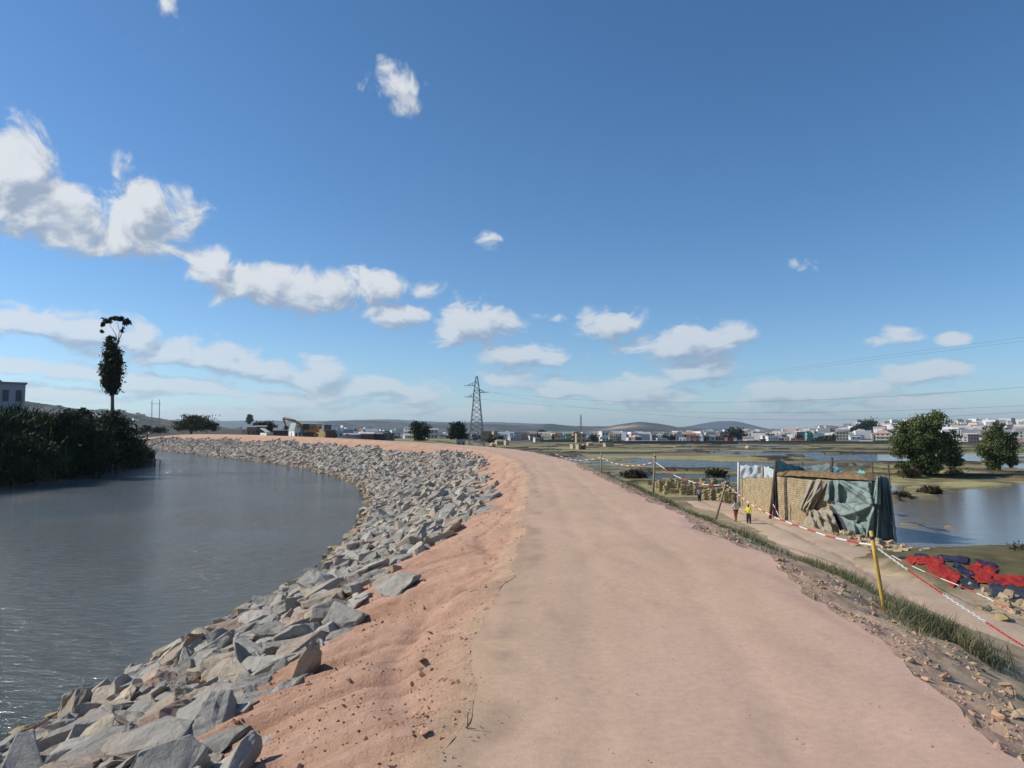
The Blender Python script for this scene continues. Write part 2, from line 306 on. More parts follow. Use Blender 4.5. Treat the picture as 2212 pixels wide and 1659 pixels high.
g_ = (sst(1.2, 2, O)*sst(5.5, 4, O)*sst(.35, .6, fbm(X*.8, Y*.8, 4, 97)))[..., None]; cS = cS*(1-.35*g_)+np.array([.17, .16, .08])*.35*g_
m_side = mk('side_slope_soil', (.85, .85, .85), (1.1, 1.1, 1.1), 8, .95, .6, 40, .03, attr='Col', spec=.15)
sl = tag(link('side_slope', npmesh('side_slope', np.stack([X, Y, Z], -1).reshape(-1, 3), gridfaces(NS, len(oc)), m_side, True, {'Col': cS.reshape(-1, 3)})), kind='structure')
# ------------------------------------------------------------- plain
def poly_in(px, py, poly):
    ins = np.zeros(px.shape, bool); n = len(poly)
    for i in range(n):
        x0, y0 = poly[i]; x1, y1 = poly[(i+1) % n]
        c = ((y0 > py) != (y1 > py)) & (px < (x1-x0)*(py-y0)/((y1-y0) if y1 != y0 else 1e-9)+x0); ins ^= c
    return ins
def W2(pts, z=FZ): return [tuple(Gd(x, y, z)[:2]) for x, y in pts]
POND = W2([(1900,1196),(1930,1172),(1990,1178),(2045,1194),(2100,1212),(2155,1212),(2212,1198),(2500,1230),(2700,1150),(2500,1040),(2212,1041),(2140,1052),(2080,1060),(2030,1068),(1975,1078),(1900,1096)])
BLUE = W2([(1150,1000),(1225,987),(1400,991),(1600,998),(1720,1003),(1900,1006),(1900,1014),(1740,1014),(1600,1017),(1420,1013),(1270,1010),(1190,1012)])
BLUE2 = W2([(1300,1026),(1420,1024),(1560,1026),(1780,1030),(1900,1046),(1780,1058),(1600,1062),(1450,1052),(1395,1036),(1330,1033)])
BLUE3 = W2([(1200,1016),(1320,1019),(1330,1023),(1220,1022)])
FAR1 = W2([(1490,978),(1600,976),(1790,980),(2200,982),(2200,988),(1790,987),(1600,982)])
POOL2 = W2([(1890,1052),(1915,1046),(1950,1046),(1958,1056),(1930,1070),(1895,1068)])
FAR2 = W2([(2110,1003),(2212,998),(2500,1002),(2500,1016),(2212,1014),(2120,1010)])
FAR3 = W2([(2170,1020),(2500,1022),(2500,1034),(2212,1030)])
LB = np.array([(-43,-60),(-45,20),(-47,55),(-47,68),(-49,80),(-54,100),(-66,130),(-86,163),(-110,200),(-150,245),(-200,275)], float)     # left bank waterline
def leftbank(y): return np.interp(y, LB[:, 1], LB[:, 0])
_wl = _D[::10, 0:2]
def rightbank(y): return np.interp(y, _wl[:, 1], _wl[:, 0])
def wedge(c, w, v): return np.clip(1-np.abs(v-c)/w, 0, 1)
def ground_fn(x, y):
    """height and colour of the plain"""
    d = np.hypot(x, y); wx = x+(fbm(x/4, y/4, 3, 101)-.5)*5*np.clip(d/60, .3, 3); wy = y+(fbm(x/4, y/4, 3, 102)-.5)*4*np.clip(d/60, .3, 3)
    wat = np.zeros(x.shape, bool)
    for p in (POND, BLUE, BLUE2, BLUE3, POOL2, FAR1, FAR2, FAR3): wat |= poly_in(wx, wy, p)
    mud = fbm(x/7, y/5, 5, 103)
    h = FZ+.10+(mud-.45)*.22+(fbm(x*.8, y*.8, 3, 104)-.5)*.10
    wet = (y > 95) & (d < 420)
    h = np.where(wet, h-.25*sst(.55, .62, fbm(x/30, y/14, 4, 105)), h)
    isl = wat & (fbm(x/5+3, y/2.2, 4, 106) > .62) & (y > 40) & (x < 25)
    h = np.where(wat & ~isl, FZ-.16-.1*mud, h)
    # low bunds between the paddies
    bd = (np.abs(vn(x/40, y/16, 107)-.5) < .035) & (d > 60) & (d < 450) & (x > -10) & ~wat
    h = np.where(bd, h+.28+.25*vn(x*.5, y*.5, 108), h)
    # left bank, river bed
    lb = leftbank(y); rb = rightbank(y)
    lf = x < lb; h = np.where(lf, WZ-.1+np.minimum(1.3, (lb-x)*.35)+(mud-.5)*.4, h)
    riv = (x >= lb) & (x < rb+1.0) & (y < 275); h = np.where(riv, -5.2, h)
    # ground behind the embankment on the far left and the rise where the village stands
    beh = sst(3, 16, x-0)*0
    vil = sst(100, 150, y)*sst(-4, -28, x+0*y)*sst(420, 330, d)*(x > rb+4)
    h = np.where(x > rb+2, h+vil*3.4*sst(0, 20, x-rb-2), h)
    h = np.where((y >= 270) & (x < rb) & (x < -60), np.maximum(h, -2.0+sst(270, 300, y)*2.2*(fbm(x/30, y/30, 3, 109))), h)
    # rising ground under the town on the right and the left
    az = np.degrees(np.arctan2(x, np.maximum(y, 1)))
    h = h+sst(650, 1500, d)*(y > 0)*(16*sst(20, 29, az)+5*sst(10, 20, az)+10*sst(-6, -14, az)+2.5)
    h = h+sst(900, 2600, d)*(y > 0)*8
    h = h-.0*d
    # colour
    n1 = fbm(x/9, y/6, 5, 111)[..., None]; n2 = fbm(x/40, y/18, 4, 112)[..., None]
    grass = np.array([.26, .24, .10])*(1-n1)+np.array([.40, .35, .17])*n1
    dull = np.array([.15, .125, .07])*(1-n1)+np.array([.28, .235, .15])*n1
    c = grass*(1-sst(.42, .6, n2))+dull*sst(.42, .6, n2)
    mudc = np.array([.10, .08, .05]); low = sst(FZ+.12, FZ-.02, h)[..., None]; c = c*(1-low)+mudc*low
    c = np.where(bd[..., None], np.array([.045, .04, .028])+.06*(vn(x/9, y/9, 113)[..., None] > .6), c)
    near = sst(75, 50, y)[..., None]*(1-low); c = c*(1-.8*near)+(np.array([.36, .28, .18])*(.75+.5*n1))*.8*near
    dk = (sst(.5, .62, fbm(x/3.5, y/2.6, 4, 114))[..., None])*sst(40, 62, y)[..., None]*sst(140, 100, y)[..., None]; c = c*(1-.65*dk)+np.array([.075, .062, .035])*.65*dk
    twn = sst(420, 520, d)[..., None]; c = c*(1-twn)+(np.array([.07, .075, .05])*(1-n1)+np.array([.17, .14, .11])*n1)*twn
    lfm = lf[..., None]; c = np.where(lfm, np.array([.07, .065, .04]), c)
    return h, c
def gz(x, y): return float(ground_fn(np.array([[x]], float), np.array([[y]], float))[0][0, 0])
def axis(segs):
    o = []
    for a, b, st in segs: o += list(np.arange(a, b, st))
    return o
def grow(a, b, st, k=1.06):
    o = []; v = a
    while v < b: o.append(v); v += st; st *= k
    o.append(b); return o
xs = sorted(set([-v for v in grow(40, 14000, 1.2, 1.09)] + axis([(-40, 3, 1.0), (3, 45, .38), (45, 90, .6)]) + grow(90, 14000, .9, 1.06)))
ys = sorted(set([-v for v in grow(20, 3000, 3, 1.3)] + axis([(-20, 8, 1.5), (8, 70, .38), (70, 130, .6), (130, 300, 1.2)]) + grow(300, 14000, 1.6, 1.035)))
GX, GY = np.meshgrid(xs, ys); GH, GC = ground_fn(GX, GY)
# the embankment covers the plain: keep the sheet under it
m_ground = mk('plain_soil_and_grass', (.75, .75, .75), (1.2, 1.2, 1.2), 1.6, .95, .5, 12, .06, attr='Col', spec=.15)
ground = tag(link('ground', npmesh('ground', np.stack([GX, GY, GH], -1).reshape(-1, 3), gridfaces(len(ys), len(xs)), m_ground, True, {'Col': GC.reshape(-1, 3)})), kind='structure')
# ------------------------------------------------------------- water
def water_mat(name, base, sc, st, strength, rough, dist=.05, rot=0):
    m, nt, b = new_mat(name); L = nt.links.new
    geo = nd(nt, 'ShaderNodeNewGeometry'); mp = nd(nt, 'ShaderNodeMapping'); mp.inputs['Scale'].default_value = st; mp.inputs['Rotation'].default_value = (0, 0, rot)
    L(geo.outputs['Position'], mp.inputs[0])
    n1 = nd(nt, 'ShaderNodeTexNoise', i_Scale=sc, i_Detail=5.0, i_Roughness=.6, i_Distortion=.6); L(mp.outputs[0], n1.inputs['Vector'])
    n2 = nd(nt, 'ShaderNodeTexNoise', i_Scale=.09, i_Detail=3.0); L(geo.outputs['Position'], n2.inputs['Vector'])
    mr = nd(nt, 'ShaderNodeMapRange'); mr.inputs[1].default_value = .35; mr.inputs[2].default_value = .65; mr.inputs[3].default_value = strength*.55; mr.inputs[4].default_value = strength; L(n2.outputs['Fac'], mr.inputs[0])
    bp = nd(nt, 'ShaderNodeBump', i_Distance=dist); L(n1.outputs['Fac'], bp.inputs['Height']); L(mr.outputs[0], bp.inputs['Strength']); L(bp.outputs[0], b.inputs['Normal'])
    b.inputs['Base Color'].default_value = (*base, 1); b.inputs['Roughness'].default_value = rough; b.inputs['IOR'].default_value = 1.33
    return m
m_river = water_mat('river_water', (.13, .148, .14), 2.8, (.5, 1.9, 1), 1.0, .09, .36, .12)
m_field = water_mat('still_water', (.20, .175, .14), 1.2, (.6, 1.4, 1), .6, .16, .05)
V = []; n = 60
yy = np.concatenate([np.linspace(-55, 150, 80), np.linspace(150, 285, 40)[1:]])
for y in yy: V.append((leftbank(y)-2.0, y, WZ)); V.append((min(rightbank(y)+.6, -5.2) if y > -20 else -7.5, y, WZ))
tag(link('river', npmesh('river', V, gridfaces(len(yy), 2), m_river)), kind='structure')
m_blue = water_mat('rippled_field_water', (.035, .05, .075), 2.0, (.5, 1.5, 1), 1.0, .12, .5)
tag(link('pond', npmesh('pond', [(9, 17.5, FZ), (700, 17.5, FZ), (900, 620, FZ), (317, 620, FZ)], [(0, 1, 2, 3)], m_field)), kind='structure')
tag(link('flooded_field', npmesh('flooded_field', [(9, 17.5, FZ), (317, 620, FZ), (-8, 620, FZ), (-8, 120, FZ), (9, 60, FZ)], [(0, 1, 2, 3, 4)], m_blue)), kind='structure')
# ------------------------------------------------------------- hills
def ridge(name, pts, d, depth, seed, c1, c2, rough=.08, bw=1.0, base=-6, fn=None):
    """pts: outline in the enlarged view (x, y); a ridge of real depth whose crest stands at distance d"""
    px = np.array([p[0] for p in pts])*K; py = np.array([p[1] for p in pts])*K
    uu = np.linspace(px[0], px[-1], 260); hh = np.interp(uu, px, py); k = np.ones(5)/5; hh = np.convolve(np.pad(hh, 2, 'edge'), k, 'valid')
    vv = np.linspace(-1, 1, 36); V = []; Cc = []
    A = np.arctan2(uu-512, F)
    top = np.array([P(u, h, d*math.cos(a))[2] for u, h, a in zip(uu, hh, A)])
    Vv, Aa = np.meshgrid(vv, A, indexing='ij'); Tt = np.tile(top, (36, 1))
    R = d+Vv*depth; x = np.sin(Aa)*R; y = np.cos(Aa)*R
    prof = np.where(Vv < 0, (1-np.abs(Vv))**bw, 1-Vv**2)
    nz = fbm(x/(depth*.22), y/(depth*.22), 5, seed)-.5
    h = base+(Tt-base)*prof*(1+nz*1.1*(1-prof))+ (Tt-base)*rough*(fbm(x/(depth*.03), y/(depth*.03), 4, seed+5)-.5)
    n1 = sst(.38, .62, fbm(x/(depth*.08), y/(depth*.08), 5, seed+9))[..., None]
    c = np.array(c1)*(1-n1)+np.array(c2)*n1
    if fn is not None: c = fn(x, y, h, c, Aa, Vv)
    m = mk(name+'_cover', (.7, .7, .7), (1.25, 1.25, 1.25), 12./depth*4, .95, .6, 60./depth*3, depth*.01, attr='Col', spec=.1)
    ob = tag(link('hills', npmesh('hills', np.stack([x, y, h], -1).reshape(-1, 3), gridfaces(36, 260), m, True, {'Col': c.reshape(-1, 3)})), kind='structure')
    return ob
def scar(x, y, h, c, a, v):
    px = 512+F*np.tan(a); k = (np.exp(-((px-620)/16)**2)*np.exp(-((v+.30)/.12)**2))[..., None]*1.3
    return c*(1-np.clip(k, 0, 1))+np.array([.55, .36, .24])*np.clip(k, 0, 1)
ridge('far_ridge', [(-200,915),(200,905),(400,910),(560,908),(700,909),(840,905),(960,912),(1060,911),(1190,916),(1240,920),(1400,921),(1480,923),(1530,912),(1580,907),(1625,918),(1680,931),(1740,924),(1780,916),(1815,922),(1840,932),(2000,934),(2260,925),(2600,915)], 9000, 2400, 201, (.045, .065, .07), (.10, .11, .10))  # bluish cover colours paint in part of the distance haze
ridge('middle_ridge', [(560,935),(640,915),(700,910),(760,908),(830,909),(900,915),(1000,914),(1080,916),(1150,920),(1180,914),(1240,921),(1310,922),(1345,915),(1385,911),(1420,914),(1460,922),(1520,926),(1600,926),(1680,932),(1800,935),(1960,936)], 4600, 1300, 211, (.04, .06, .05), (.13, .12, .095), fn=scar)
ridge('near_low_ridge', [(900,943),(1000,936),(1100,930),(1200,932),(1350,930),(1450,933),(1600,934),(1750,932),(1800,930),(1850,936)], 2600, 700, 221, (.10, .09, .06), (.24, .17, .13))
ridge('right_dark_hill', [(1820,940),(1870,931),(1893,923),(1915,919),(1935,924),(2000,921),(2060,917),(2120,915),(2212,914),(2400,905),(2700,915)], 1700, 420, 231, (.028, .04, .026), (.075, .075, .05), .14)
ridge('left_hill', [(-300,840),(-60,850),(50,866),(110,874),(180,884),(250,886),(285,892),(320,899),(360,906),(420,911),(480,922),(560,938)], 2100, 600, 241, (.045, .055, .032), (.14, .12, .09), .10)
# ------------------------------------------------------------- rock protos
def rock_proto(seed, cuts=9, bev=0.0, el=(1, .72, .45)):
    r = random.Random(seed); bm = bmesh.new(); bmesh.ops.create_cube(bm, size=2)
    for k in range(cuts):
        n = Vector((r.gauss(0, 1), r.gauss(0, 1), r.gauss(0, 1))).normalized(); dd = r.uniform(.62, 1.02)
        res = bmesh.ops.bisect_plane(bm, geom=bm.verts[:]+bm.edges[:]+bm.faces[:], plane_co=n*dd, plane_no=n, clear_outer=True)
        ed = [e for e in res['geom_cut'] if isinstance(e, bmesh.types.BMEdge)]
        if ed:
            try: bmesh.ops.contextual_create(bm, geom=ed)
            except Exception: pass
    bmesh.ops.remove_doubles(bm, verts=bm.verts, dist=.09)
    bmesh.ops.dissolve_limit(bm, angle_limit=.12, verts=bm.verts, edges=bm.edges)
    if bev: bmesh.ops.bevel(bm, geom=bm.edges[:], offset=bev, segments=1, affect='EDGES', profile=.6)
    bmesh.ops.triangulate(bm, faces=bm.faces); bmesh.ops.recalc_face_normals(bm, faces=bm.faces)
    for v in bm.verts: v.co = Vector((v.co.x*el[0], v.co.y*el[1], v.co.z*el[2]))
    V = np.array([v.co[:] for v in bm.verts]); bm.verts.index_update(); Fc = np.array([[v.index for v in f.verts] for f in bm.faces]); bm.free()
    return V, Fc
def roughen(V, Fc, amp, seed, n=1):
    for _ in range(n):
        E = {}; V = [v for v in V]; out = []
        def mid(a, b):
            k = (min(a, b), max(a, b))
            if k not in E: V.append((V[a]+V[b])/2); E[k] = len(V)-1
            return E[k]
        for a, b, c in Fc:
            x, y, z = mid(a, b), mid(b, c), mid(c, a); out += [(a, x, z), (x, b, y), (z, y, c), (x, y, z)]
        V = np.array(V); Fc = np.array(out)
    N = np.zeros_like(V); fn = np.cross(V[Fc[:, 1]]-V[Fc[:, 0]], V[Fc[:, 2]]-V[Fc[:, 0]])
    for k in range(3): np.add.at(N, Fc[:, k], fn)
    N /= np.maximum(1e-9, np.linalg.norm(N, axis=1))[:, None]
    d = fbm(V[:, 0]*2.3+V[:, 2]*1.7, V[:, 1]*2.3-V[:, 2]*1.1, 3, seed)-.5+.5*(fbm(V[:, 0]*6+V[:, 2]*5, V[:, 1]*6-V[:, 2]*4, 2, seed+3)-.5)
    d = np.round(d*7)/7*.5+d*.5
    return V+N*d[:, None]*amp, Fc
PR_N = [roughen(*rock_proto(i, 9+i % 5, .035, (1, .6+.25*((i*7) % 5)/5, .34+.28*((i*3) % 7)/7)), .17, i, 2) for i in range(26)]
PR_M = [roughen(*rock_proto(i+50, 7, 0, (1, .6+.25*((i*7) % 5)/5, .36+.28*((i*3) % 7)/7)), .14, i, 1) for i in range(16)]
PR_F = [rock_proto(i+100, 5, 0, (1, .7, .45+.1*(i % 3))) for i in range(12)]
CLOD = [rock_proto(i+200, 9, 0, (1, .85, .7)) for i in range(8)]
def rock_mat(name, use_obj):
    m, nt, b = new_mat(name); L = nt.links.new
    geo = nd(nt, 'ShaderNodeNewGeometry')
    if use_obj: t = nd(nt, 'ShaderNodeObjectInfo').outputs['Color']
    else: t = nd(nt, 'ShaderNodeAttribute', attribute_name='Col').outputs['Color']
    n1 = nd(nt, 'ShaderNodeTexNoise', i_Scale=3.5, i_Detail=8.0, i_Roughness=.7); L(geo.outputs['Position'], n1.inputs['Vector'])
    r = nd(nt, 'ShaderNodeValToRGB'); e = r.color_ramp.elements; e[0].position = .3; e[1].position = .72; e[0].color = (.78, .76, .72, 1); e[1].color = (1.22, 1.16, 1.05, 1); L(n1.outputs['Fac'], r.inputs[0])
    mx = nd(nt, 'ShaderNodeMix', data_type='RGBA', blend_type='MULTIPLY'); mx.inputs[0].default_value = 1; L(t, mx.inputs[6]); L(r.outputs[0], mx.inputs[7]); out = mx.outputs[2]
    sp = nd(nt, 'ShaderNodeSeparateXYZ'); L(geo.outputs['Position'], sp.inputs[0])
    # dried silt on the stones along the waterline
    n3 = nd(nt, 'ShaderNodeTexNoise', i_Scale=1.6, i_Detail=3.0); L(geo.outputs['Position'], n3.inputs['Vector'])
    zz = nd(nt, 'ShaderNodeMath', operation='MULTIPLY_ADD'); L(n3.outputs['Fac'], zz.inputs[0]); zz.inputs[1].default_value = -.5; L(sp.outputs[2], zz.inputs[2])
    w = nd(nt, 'ShaderNodeMapRange', interpolation_type='SMOOTHSTEP'); w.inputs[1].default_value = WZ-.02; w.inputs[2].default_value = WZ-.16; w.inputs[3].default_value = 0; w.inputs[4].default_value = .75; L(zz.outputs[0], w.inputs[0])
    m2 = nd(nt, 'ShaderNodeMix', data_type='RGBA'); L(w.outputs[0], m2.inputs[0]); L(out, m2.inputs[6]); m2.inputs[7].default_value = (.36, .27, .12, 1); out = m2.outputs[2]
    # red laterite dust in patches
    n4 = nd(nt, 'ShaderNodeTexNoise', i_Scale=.9, i_Detail=6.0, i_Roughness=.6); L(geo.outputs['Position'], n4.inputs['Vector'])
    d = nd(nt, 'ShaderNodeMapRange', interpolation_type='SMOOTHSTEP'); d.inputs[1].default_value = .5; d.inputs[2].default_value = .72; d.inputs[4].default_value = .6; L(n4.outputs['Fac'], d.inputs[0])
    m3 = nd(nt, 'ShaderNodeMix', data_type='RGBA'); L(d.outputs[0], m3.inputs[0]); L(out, m3.inputs[6]); m3.inputs[7].default_value = (.37, .27, .215, 1); out = m3.outputs[2]
    L(out, b.inputs['Base Color']); b.inputs['Roughness'].default_value = .88; b.inputs['Specular IOR Level'].default_value = .25
    n2 = nd(nt, 'ShaderNodeTexNoise', i_Scale=11.0, i_Detail=9.0, i_Roughness=.68, i_Distortion=.4); L(geo.outputs['Position'], n2.inputs['Vector'])
    bp = nd(nt, 'ShaderNodeBump', i_Strength=.8, i_Distance=.06); L(n2.outputs['Fac'], bp.inputs['Height']); L(bp.outputs[0], b.inputs['Normal'])
    return m
m_rock = rock_mat('granite', True); m_rockf = rock_mat('granite_far', False)
def slope_hit(px, py):
    r = ray(px, py); best = None
    for k in np.linspace(3.2, 60, 900):
        p = np.array([0, 0, CAMZ])+r*(k/r[1]); i = int(np.argmin(np.abs(Lp[:, 1]-p[1])))
        t = (p[0]-Lp[i, 0])/(Wp[i, 0]-Lp[i, 0]); z = Zc[i]+(WZ-Zc[i])*t
        if p[2] < z and t > 0: return p, i, t
    return None
rocks = []          # (pos, rx, ry, rz, scale vec, colour)
def rcol():
    k = random.random(); v = random.uniform(.8, 1.2)
    if k < .62: c = (.35, .342, .318)
    elif k < .85: c = (.41, .355, .285)
    elif k < .93: c = (.40, .30, .245)
    else: c = (.27, .27, .26)
    return tuple(a*v for a in c)
def tmin_at(s):
    return .20+.20*(float(vn(np.array(s*.09), np.array(0.), 301))-.35)+.10*(float(vn(np.array(s*.7), np.array(3.), 302))-.5)
big = [(78, 742, .62, 28, (0.1, -.1)), (180, 668, .55, 10, (.2, .1)), (236, 706, .42, 60, (.35, .1)), (200, 745, .42, 0, (.1, .3)), (300, 640, .55, 20, (.1, -.1)), (345, 622, .5, 40, (.1, .2)), (268, 672, .38, 60, (.3, .1)),
       (33, 765, .5, 10, (.1, .1)), (120, 690, .45, 30, (.1, .1)), (400, 590, .6, 30, (.1, 0)), (130, 765, .42, 60, (.0, .1)), (410, 545, .55, 20, (.1, 0))]
taken = []
for px, py, sz, yaw, tl in big:
    h = slope_hit(px, py)
    if h is None: continue
    p, i, t = h; nz = Vector(((Zc[i]-WZ), 0, abs(Lp[i, 0]-Wp[i, 0]))).normalized()
    pos = Vector((p[0], p[1], Zc[i]+(WZ-Zc[i])*t))+Vector((-.35, 0, .9))*sz*.10
    rocks.append((pos, Vector((-.39, 0, .92)), math.radians(yaw), tl, (sz, sz*.95, sz*.75), rcol())); taken.append((p[0], p[1], sz))
svals = np.arange(s0-1.0, _s[-1]-12, .36); jj = 0
for lay, (ds, dw, smin, smax) in enumerate([(.46, .46, .20, .46), (.30, .30, .07, .22)]):
    s = s0-1.5
    while s < _s[-1]-14:
        i = int(np.searchsorted(ss, s)); i = min(i, NS-1); far = Dist[i]; kf = 1 if far < 18 else .78 if far < 90 else .95
        wd = math.hypot(Wp[i, 0]-Lp[i, 0], Wp[i, 1]-Lp[i, 1])*1.08
        tm = tmin_at(s); w = tm*wd
        while w < wd*1.03:
            ww = w+random.uniform(-.5, .5)*dw; sj = s+random.uniform(-.5, .5)*ds; t = ww/wd
            i2 = min(int(np.searchsorted(ss, sj)), NS-1)
            x, y, z = slope_pt(i2, t)
            edge_k = (t-tm)/.10
            ok = random.random() < (.25 if edge_k < .25 else .75 if edge_k < 1 else .97)
            if lay == 1 and random.random() < (.5 if far > 20 else .15): ok = False
            if lay == 1 and far > 80: ok = False
            sz = random.uniform(smin, smax)*(.8+.5*random.random()**3)*kf
            if t > .93: sz *= random.uniform(.5, .85)
            for bx, by, bs in taken:
                if math.hypot(x-bx, y-by) < bs*.62+sz*.3: ok = False
            if ok:
                rel = float(relief_l(np.array(x), np.array(y), np.array(z), np.array(t), np.array(ss[i2])))
                nx, ny = (Wp[i2]-Lp[i2])/wd
                N = Vector((nx*.36, ny*.36, .93)).normalized()
                sink = -.05 if edge_k < .6 else .06 if lay == 0 else .0
                pos = Vector((x, y, z+rel))+N*(sz*sink+(.04 if lay == 0 else .02))
                a = (random.gauss(0, .2), random.gauss(0, .2)) if random.random() > .2 else (random.gauss(0, .55), random.gauss(0, .55))
                yaw = random.gauss(math.atan2(ny, nx)+math.pi, .8)
                st_ = random.uniform(.85, 1.5)
                rocks.append((pos, N, yaw, a, (sz*st_, sz*random.uniform(.8, 1.15), sz*random.uniform(.55, .95)), rcol()))
            w += dw*kf
        s += ds*kf
def rot_of(N, yaw, a):
    q = N.to_track_quat('Z', 'Y').to_matrix() @ Matrix.Rotation(yaw, 3, 'Z') @ Matrix.Rotation(a[0], 3, 'X') @ Matrix.Rotation(a[1], 3, 'Y'); return q
def vis(p):
    d = p[1]
    if d < 1.5: return -1
    c = math.cos(PITCH); sn = math.sin(PITCH); y = p[1]*c+(p[2]-CAMZ)*sn; z = -p[1]*sn+(p[2]-CAMZ)*c
    if y < 1: return -1
    u = 512+F*p[0]/y; v = 384-F*z/y
    return 1/y if (-30 < u < 1054 and v < 800) else -1
sc = [(vis(r[0])*max(r[4]), k) for k, r in enumerate(rocks)]; sc.sort(reverse=True)
near = [k for v, k in sc[:300]]; ns_ = set(near)
nmesh = [npmesh('stone', V, Fc, m_rock) for V, Fc in PR_N]
for k in near:
    pos, N, yaw, a, sv, c = rocks[k]; o = bpy.data.objects.new('stone', nmesh[random.randrange(len(nmesh))]); COL.objects.link(o); o.parent = emb
    o.matrix_local = Matrix.LocRotScale(pos, rot_of(N, yaw, a).to_quaternion(), Vector(sv)); o.color = (*c, 1)
def rots(items):
    return [rot_of(N, yaw, a) for pos, N, yaw, a, sv, c in items]
def scatter(name, protos, items, mat, parent=None, label=None, cat=None):
    VV = []; FF = []; CC = []; o = 0
    for pos, N, yaw, a, sv, c in items:
        V, Fc = protos[random.randrange(len(protos))]; R = np.array(rot_of(N, yaw, a)); v = (V*np.array(sv)) @ R.T+np.array(pos)
        VV.append(v); FF.append(Fc+o); CC.append(np.tile(np.array(c), (len(v), 1))); o += len(v)
    ob = link(name, npmesh(name, np.concatenate(VV), np.concatenate(FF), mat, False, {'Col': np.concatenate(CC)}), parent)
    return tag(ob, label, cat, kind='stuff')
mid = [rocks[k] for k in range(len(rocks)) if k not in ns_]
scatter('riprap', PR_M , [r for r in mid if r[0][1] < 26], m_rockf, emb)
scatter('riprap', PR_F, [r for r in mid if r[0][1] >= 26], m_rockf, emb)
print('rocks', len(rocks))
# ------------------------------------------------------------- soil clods
m_clod = mk('dry_clods', (.8, .8, .8), (1.15, 1.15, 1.15), 20, .95, .4, 80, .01, attr='Col', spec=.1)
UP = Vector((0, 0, 1))
def clods(n, s_, kind, name, parent):
    i = np.minimum(np.searchsorted(ss, s_), NS-1); pick = rng.integers(0, 4, n)
    if kind == 'left':
        tm = .20+.20*(vn(s_*.09, s_*0, 301)-.35)+.10*(vn(s_*.7, s_*0+3, 302)-.5)
        q_ = np.choose(pick, [np.abs(tm+rng.normal(0, .09, n)), .01+rng.random(n)*(tm+.11), np.abs(.03+rng.normal(0, .02, n)), .1+.4*rng.random(n)])
        ok = vn(s_*1.4, q_*9, 311) > .42; x = Lp[i, 0]+(Wp[i, 0]-Lp[i, 0])*q_; y = Lp[i, 1]+(Wp[i, 1]-Lp[i, 1])*q_; z = Zc[i]+(WZ-Zc[i])*q_; z = z+relief_l(x, y, z, q_, ss[i])
        sz = .003+.006*rng.random(n)+.022*rng.random(n)**14
        pal_ = [(.50, .30, .21), (.48, .29, .20), (.44, .23, .15)]
    else:
        q_ = np.choose(pick, [np.abs(.15+rng.normal(0, .35, n)), .05+2.15*rng.random(n), .1+6.4*rng.random(n), np.abs(.7+rng.normal(0, .3, n))])
        ok = vn(s_*.9, q_*2, 312) > .40; x, y, z = right_pt(i, q_); sz = .004+.011*rng.random(n)+.032*rng.random(n)**12
        pal_ = [(.48, .30, .22), (.44, .29, .19), (.45, .34, .22)]
    items = []
    for k in np.nonzero(ok)[0]:
        v = random.uniform(.8, 1.15); c = random.choice(pal_); e = float(sz[k])
        items.append((Vector((x[k], y[k], z[k]+e*.25)), UP, random.uniform(0, 6.3), (random.gauss(0, .6), random.gauss(0, .6)), (e*1.15, e, e*.85), (c[0]*v, c[1]*v, c[2]*v)))
    scatter(name, CLOD, items, m_clod, parent)
clods(9000, s0+np.abs(rng.normal(0, 1, 9000))**1.3*11, 'left', 'soil_clods', emb)
clods(9000, s0+rng.random(9000)**1.8*75, 'right', 'soil_clods', sl)
cl_ = []
# pebbles, twigs on the road
for k in range(800):
    s = s0+random.random()**1.8*22; i = min(int(np.searchsorted(ss, s)), NS-1); t = random.choice([random.random(), abs(random.gauss(0, .06)), 1-abs(random.gauss(0, .07))])
    x = Lp[i, 0]+(RX[i]-Lp[i, 0])*t; y = Lp[i, 1]+(RY[i]-Lp[i, 1])*t; sz = random.uniform(.002, .007)
    v = random.uniform(.7, 1.2); cl_.append((Vector((x, y, Zc[i]+.002)), UP, random.uniform(0, 6), (0, 0), (sz, sz, sz), (.50*v, .37*v, .28*v)))
scatter('loose_pebbles', CLOD, cl_, m_clod, bpy.data.objects['road'])
# ------------------------------------------------------------- grass
def blades(name, pts, hs_, mat, w=.008, lean=.5, parent=None, label=None, cat=None, cols=None, seg=2):
    n = len(pts); pts = np.asarray(pts); hs_ = np.asarray(hs_); a = rng.uniform(0, 6.283, n); ln = rng.uniform(.1, 1, n)*lean
    d = np.stack([np.cos(a), np.sin(a)], 1); f = rng.uniform(0, 6.283, n); sd = np.stack([np.cos(f), np.sin(f)], 1)*np.asarray(w).reshape(-1, 1)*np.ones((n, 1))
    V = np.zeros((n, 5, 3)); z0 = pts[:, 2]
    for k, (q, ww) in enumerate([(0, 1), (0, -1), (.55, -.8), (.55, .8), (1, 0)]):
        V[:, k, :2] = pts[:, :2]+d*(ln*hs_*q**1.8)[:, None]+sd*ww; V[:, k, 2] = z0+hs_*q*(1-.25*ln*q)
    b = np.arange(n)[:, None]*5
    F1 = np.concatenate([b+0, b+1, b+2], 1); F2 = np.concatenate([b+0, b+2, b+3], 1); F3 = np.concatenate([b+3, b+2, b+4], 1)
    cols = cols if cols is not None else np.ones((n, 3)); C = np.repeat(cols, 5, axis=0)
    ob = link(name, npmesh(name, V.reshape(-1, 3), np.concatenate([F1, F2, F3]), mat, False, {'Col': C}), parent)
    return tag(ob, label, cat, kind='stuff')
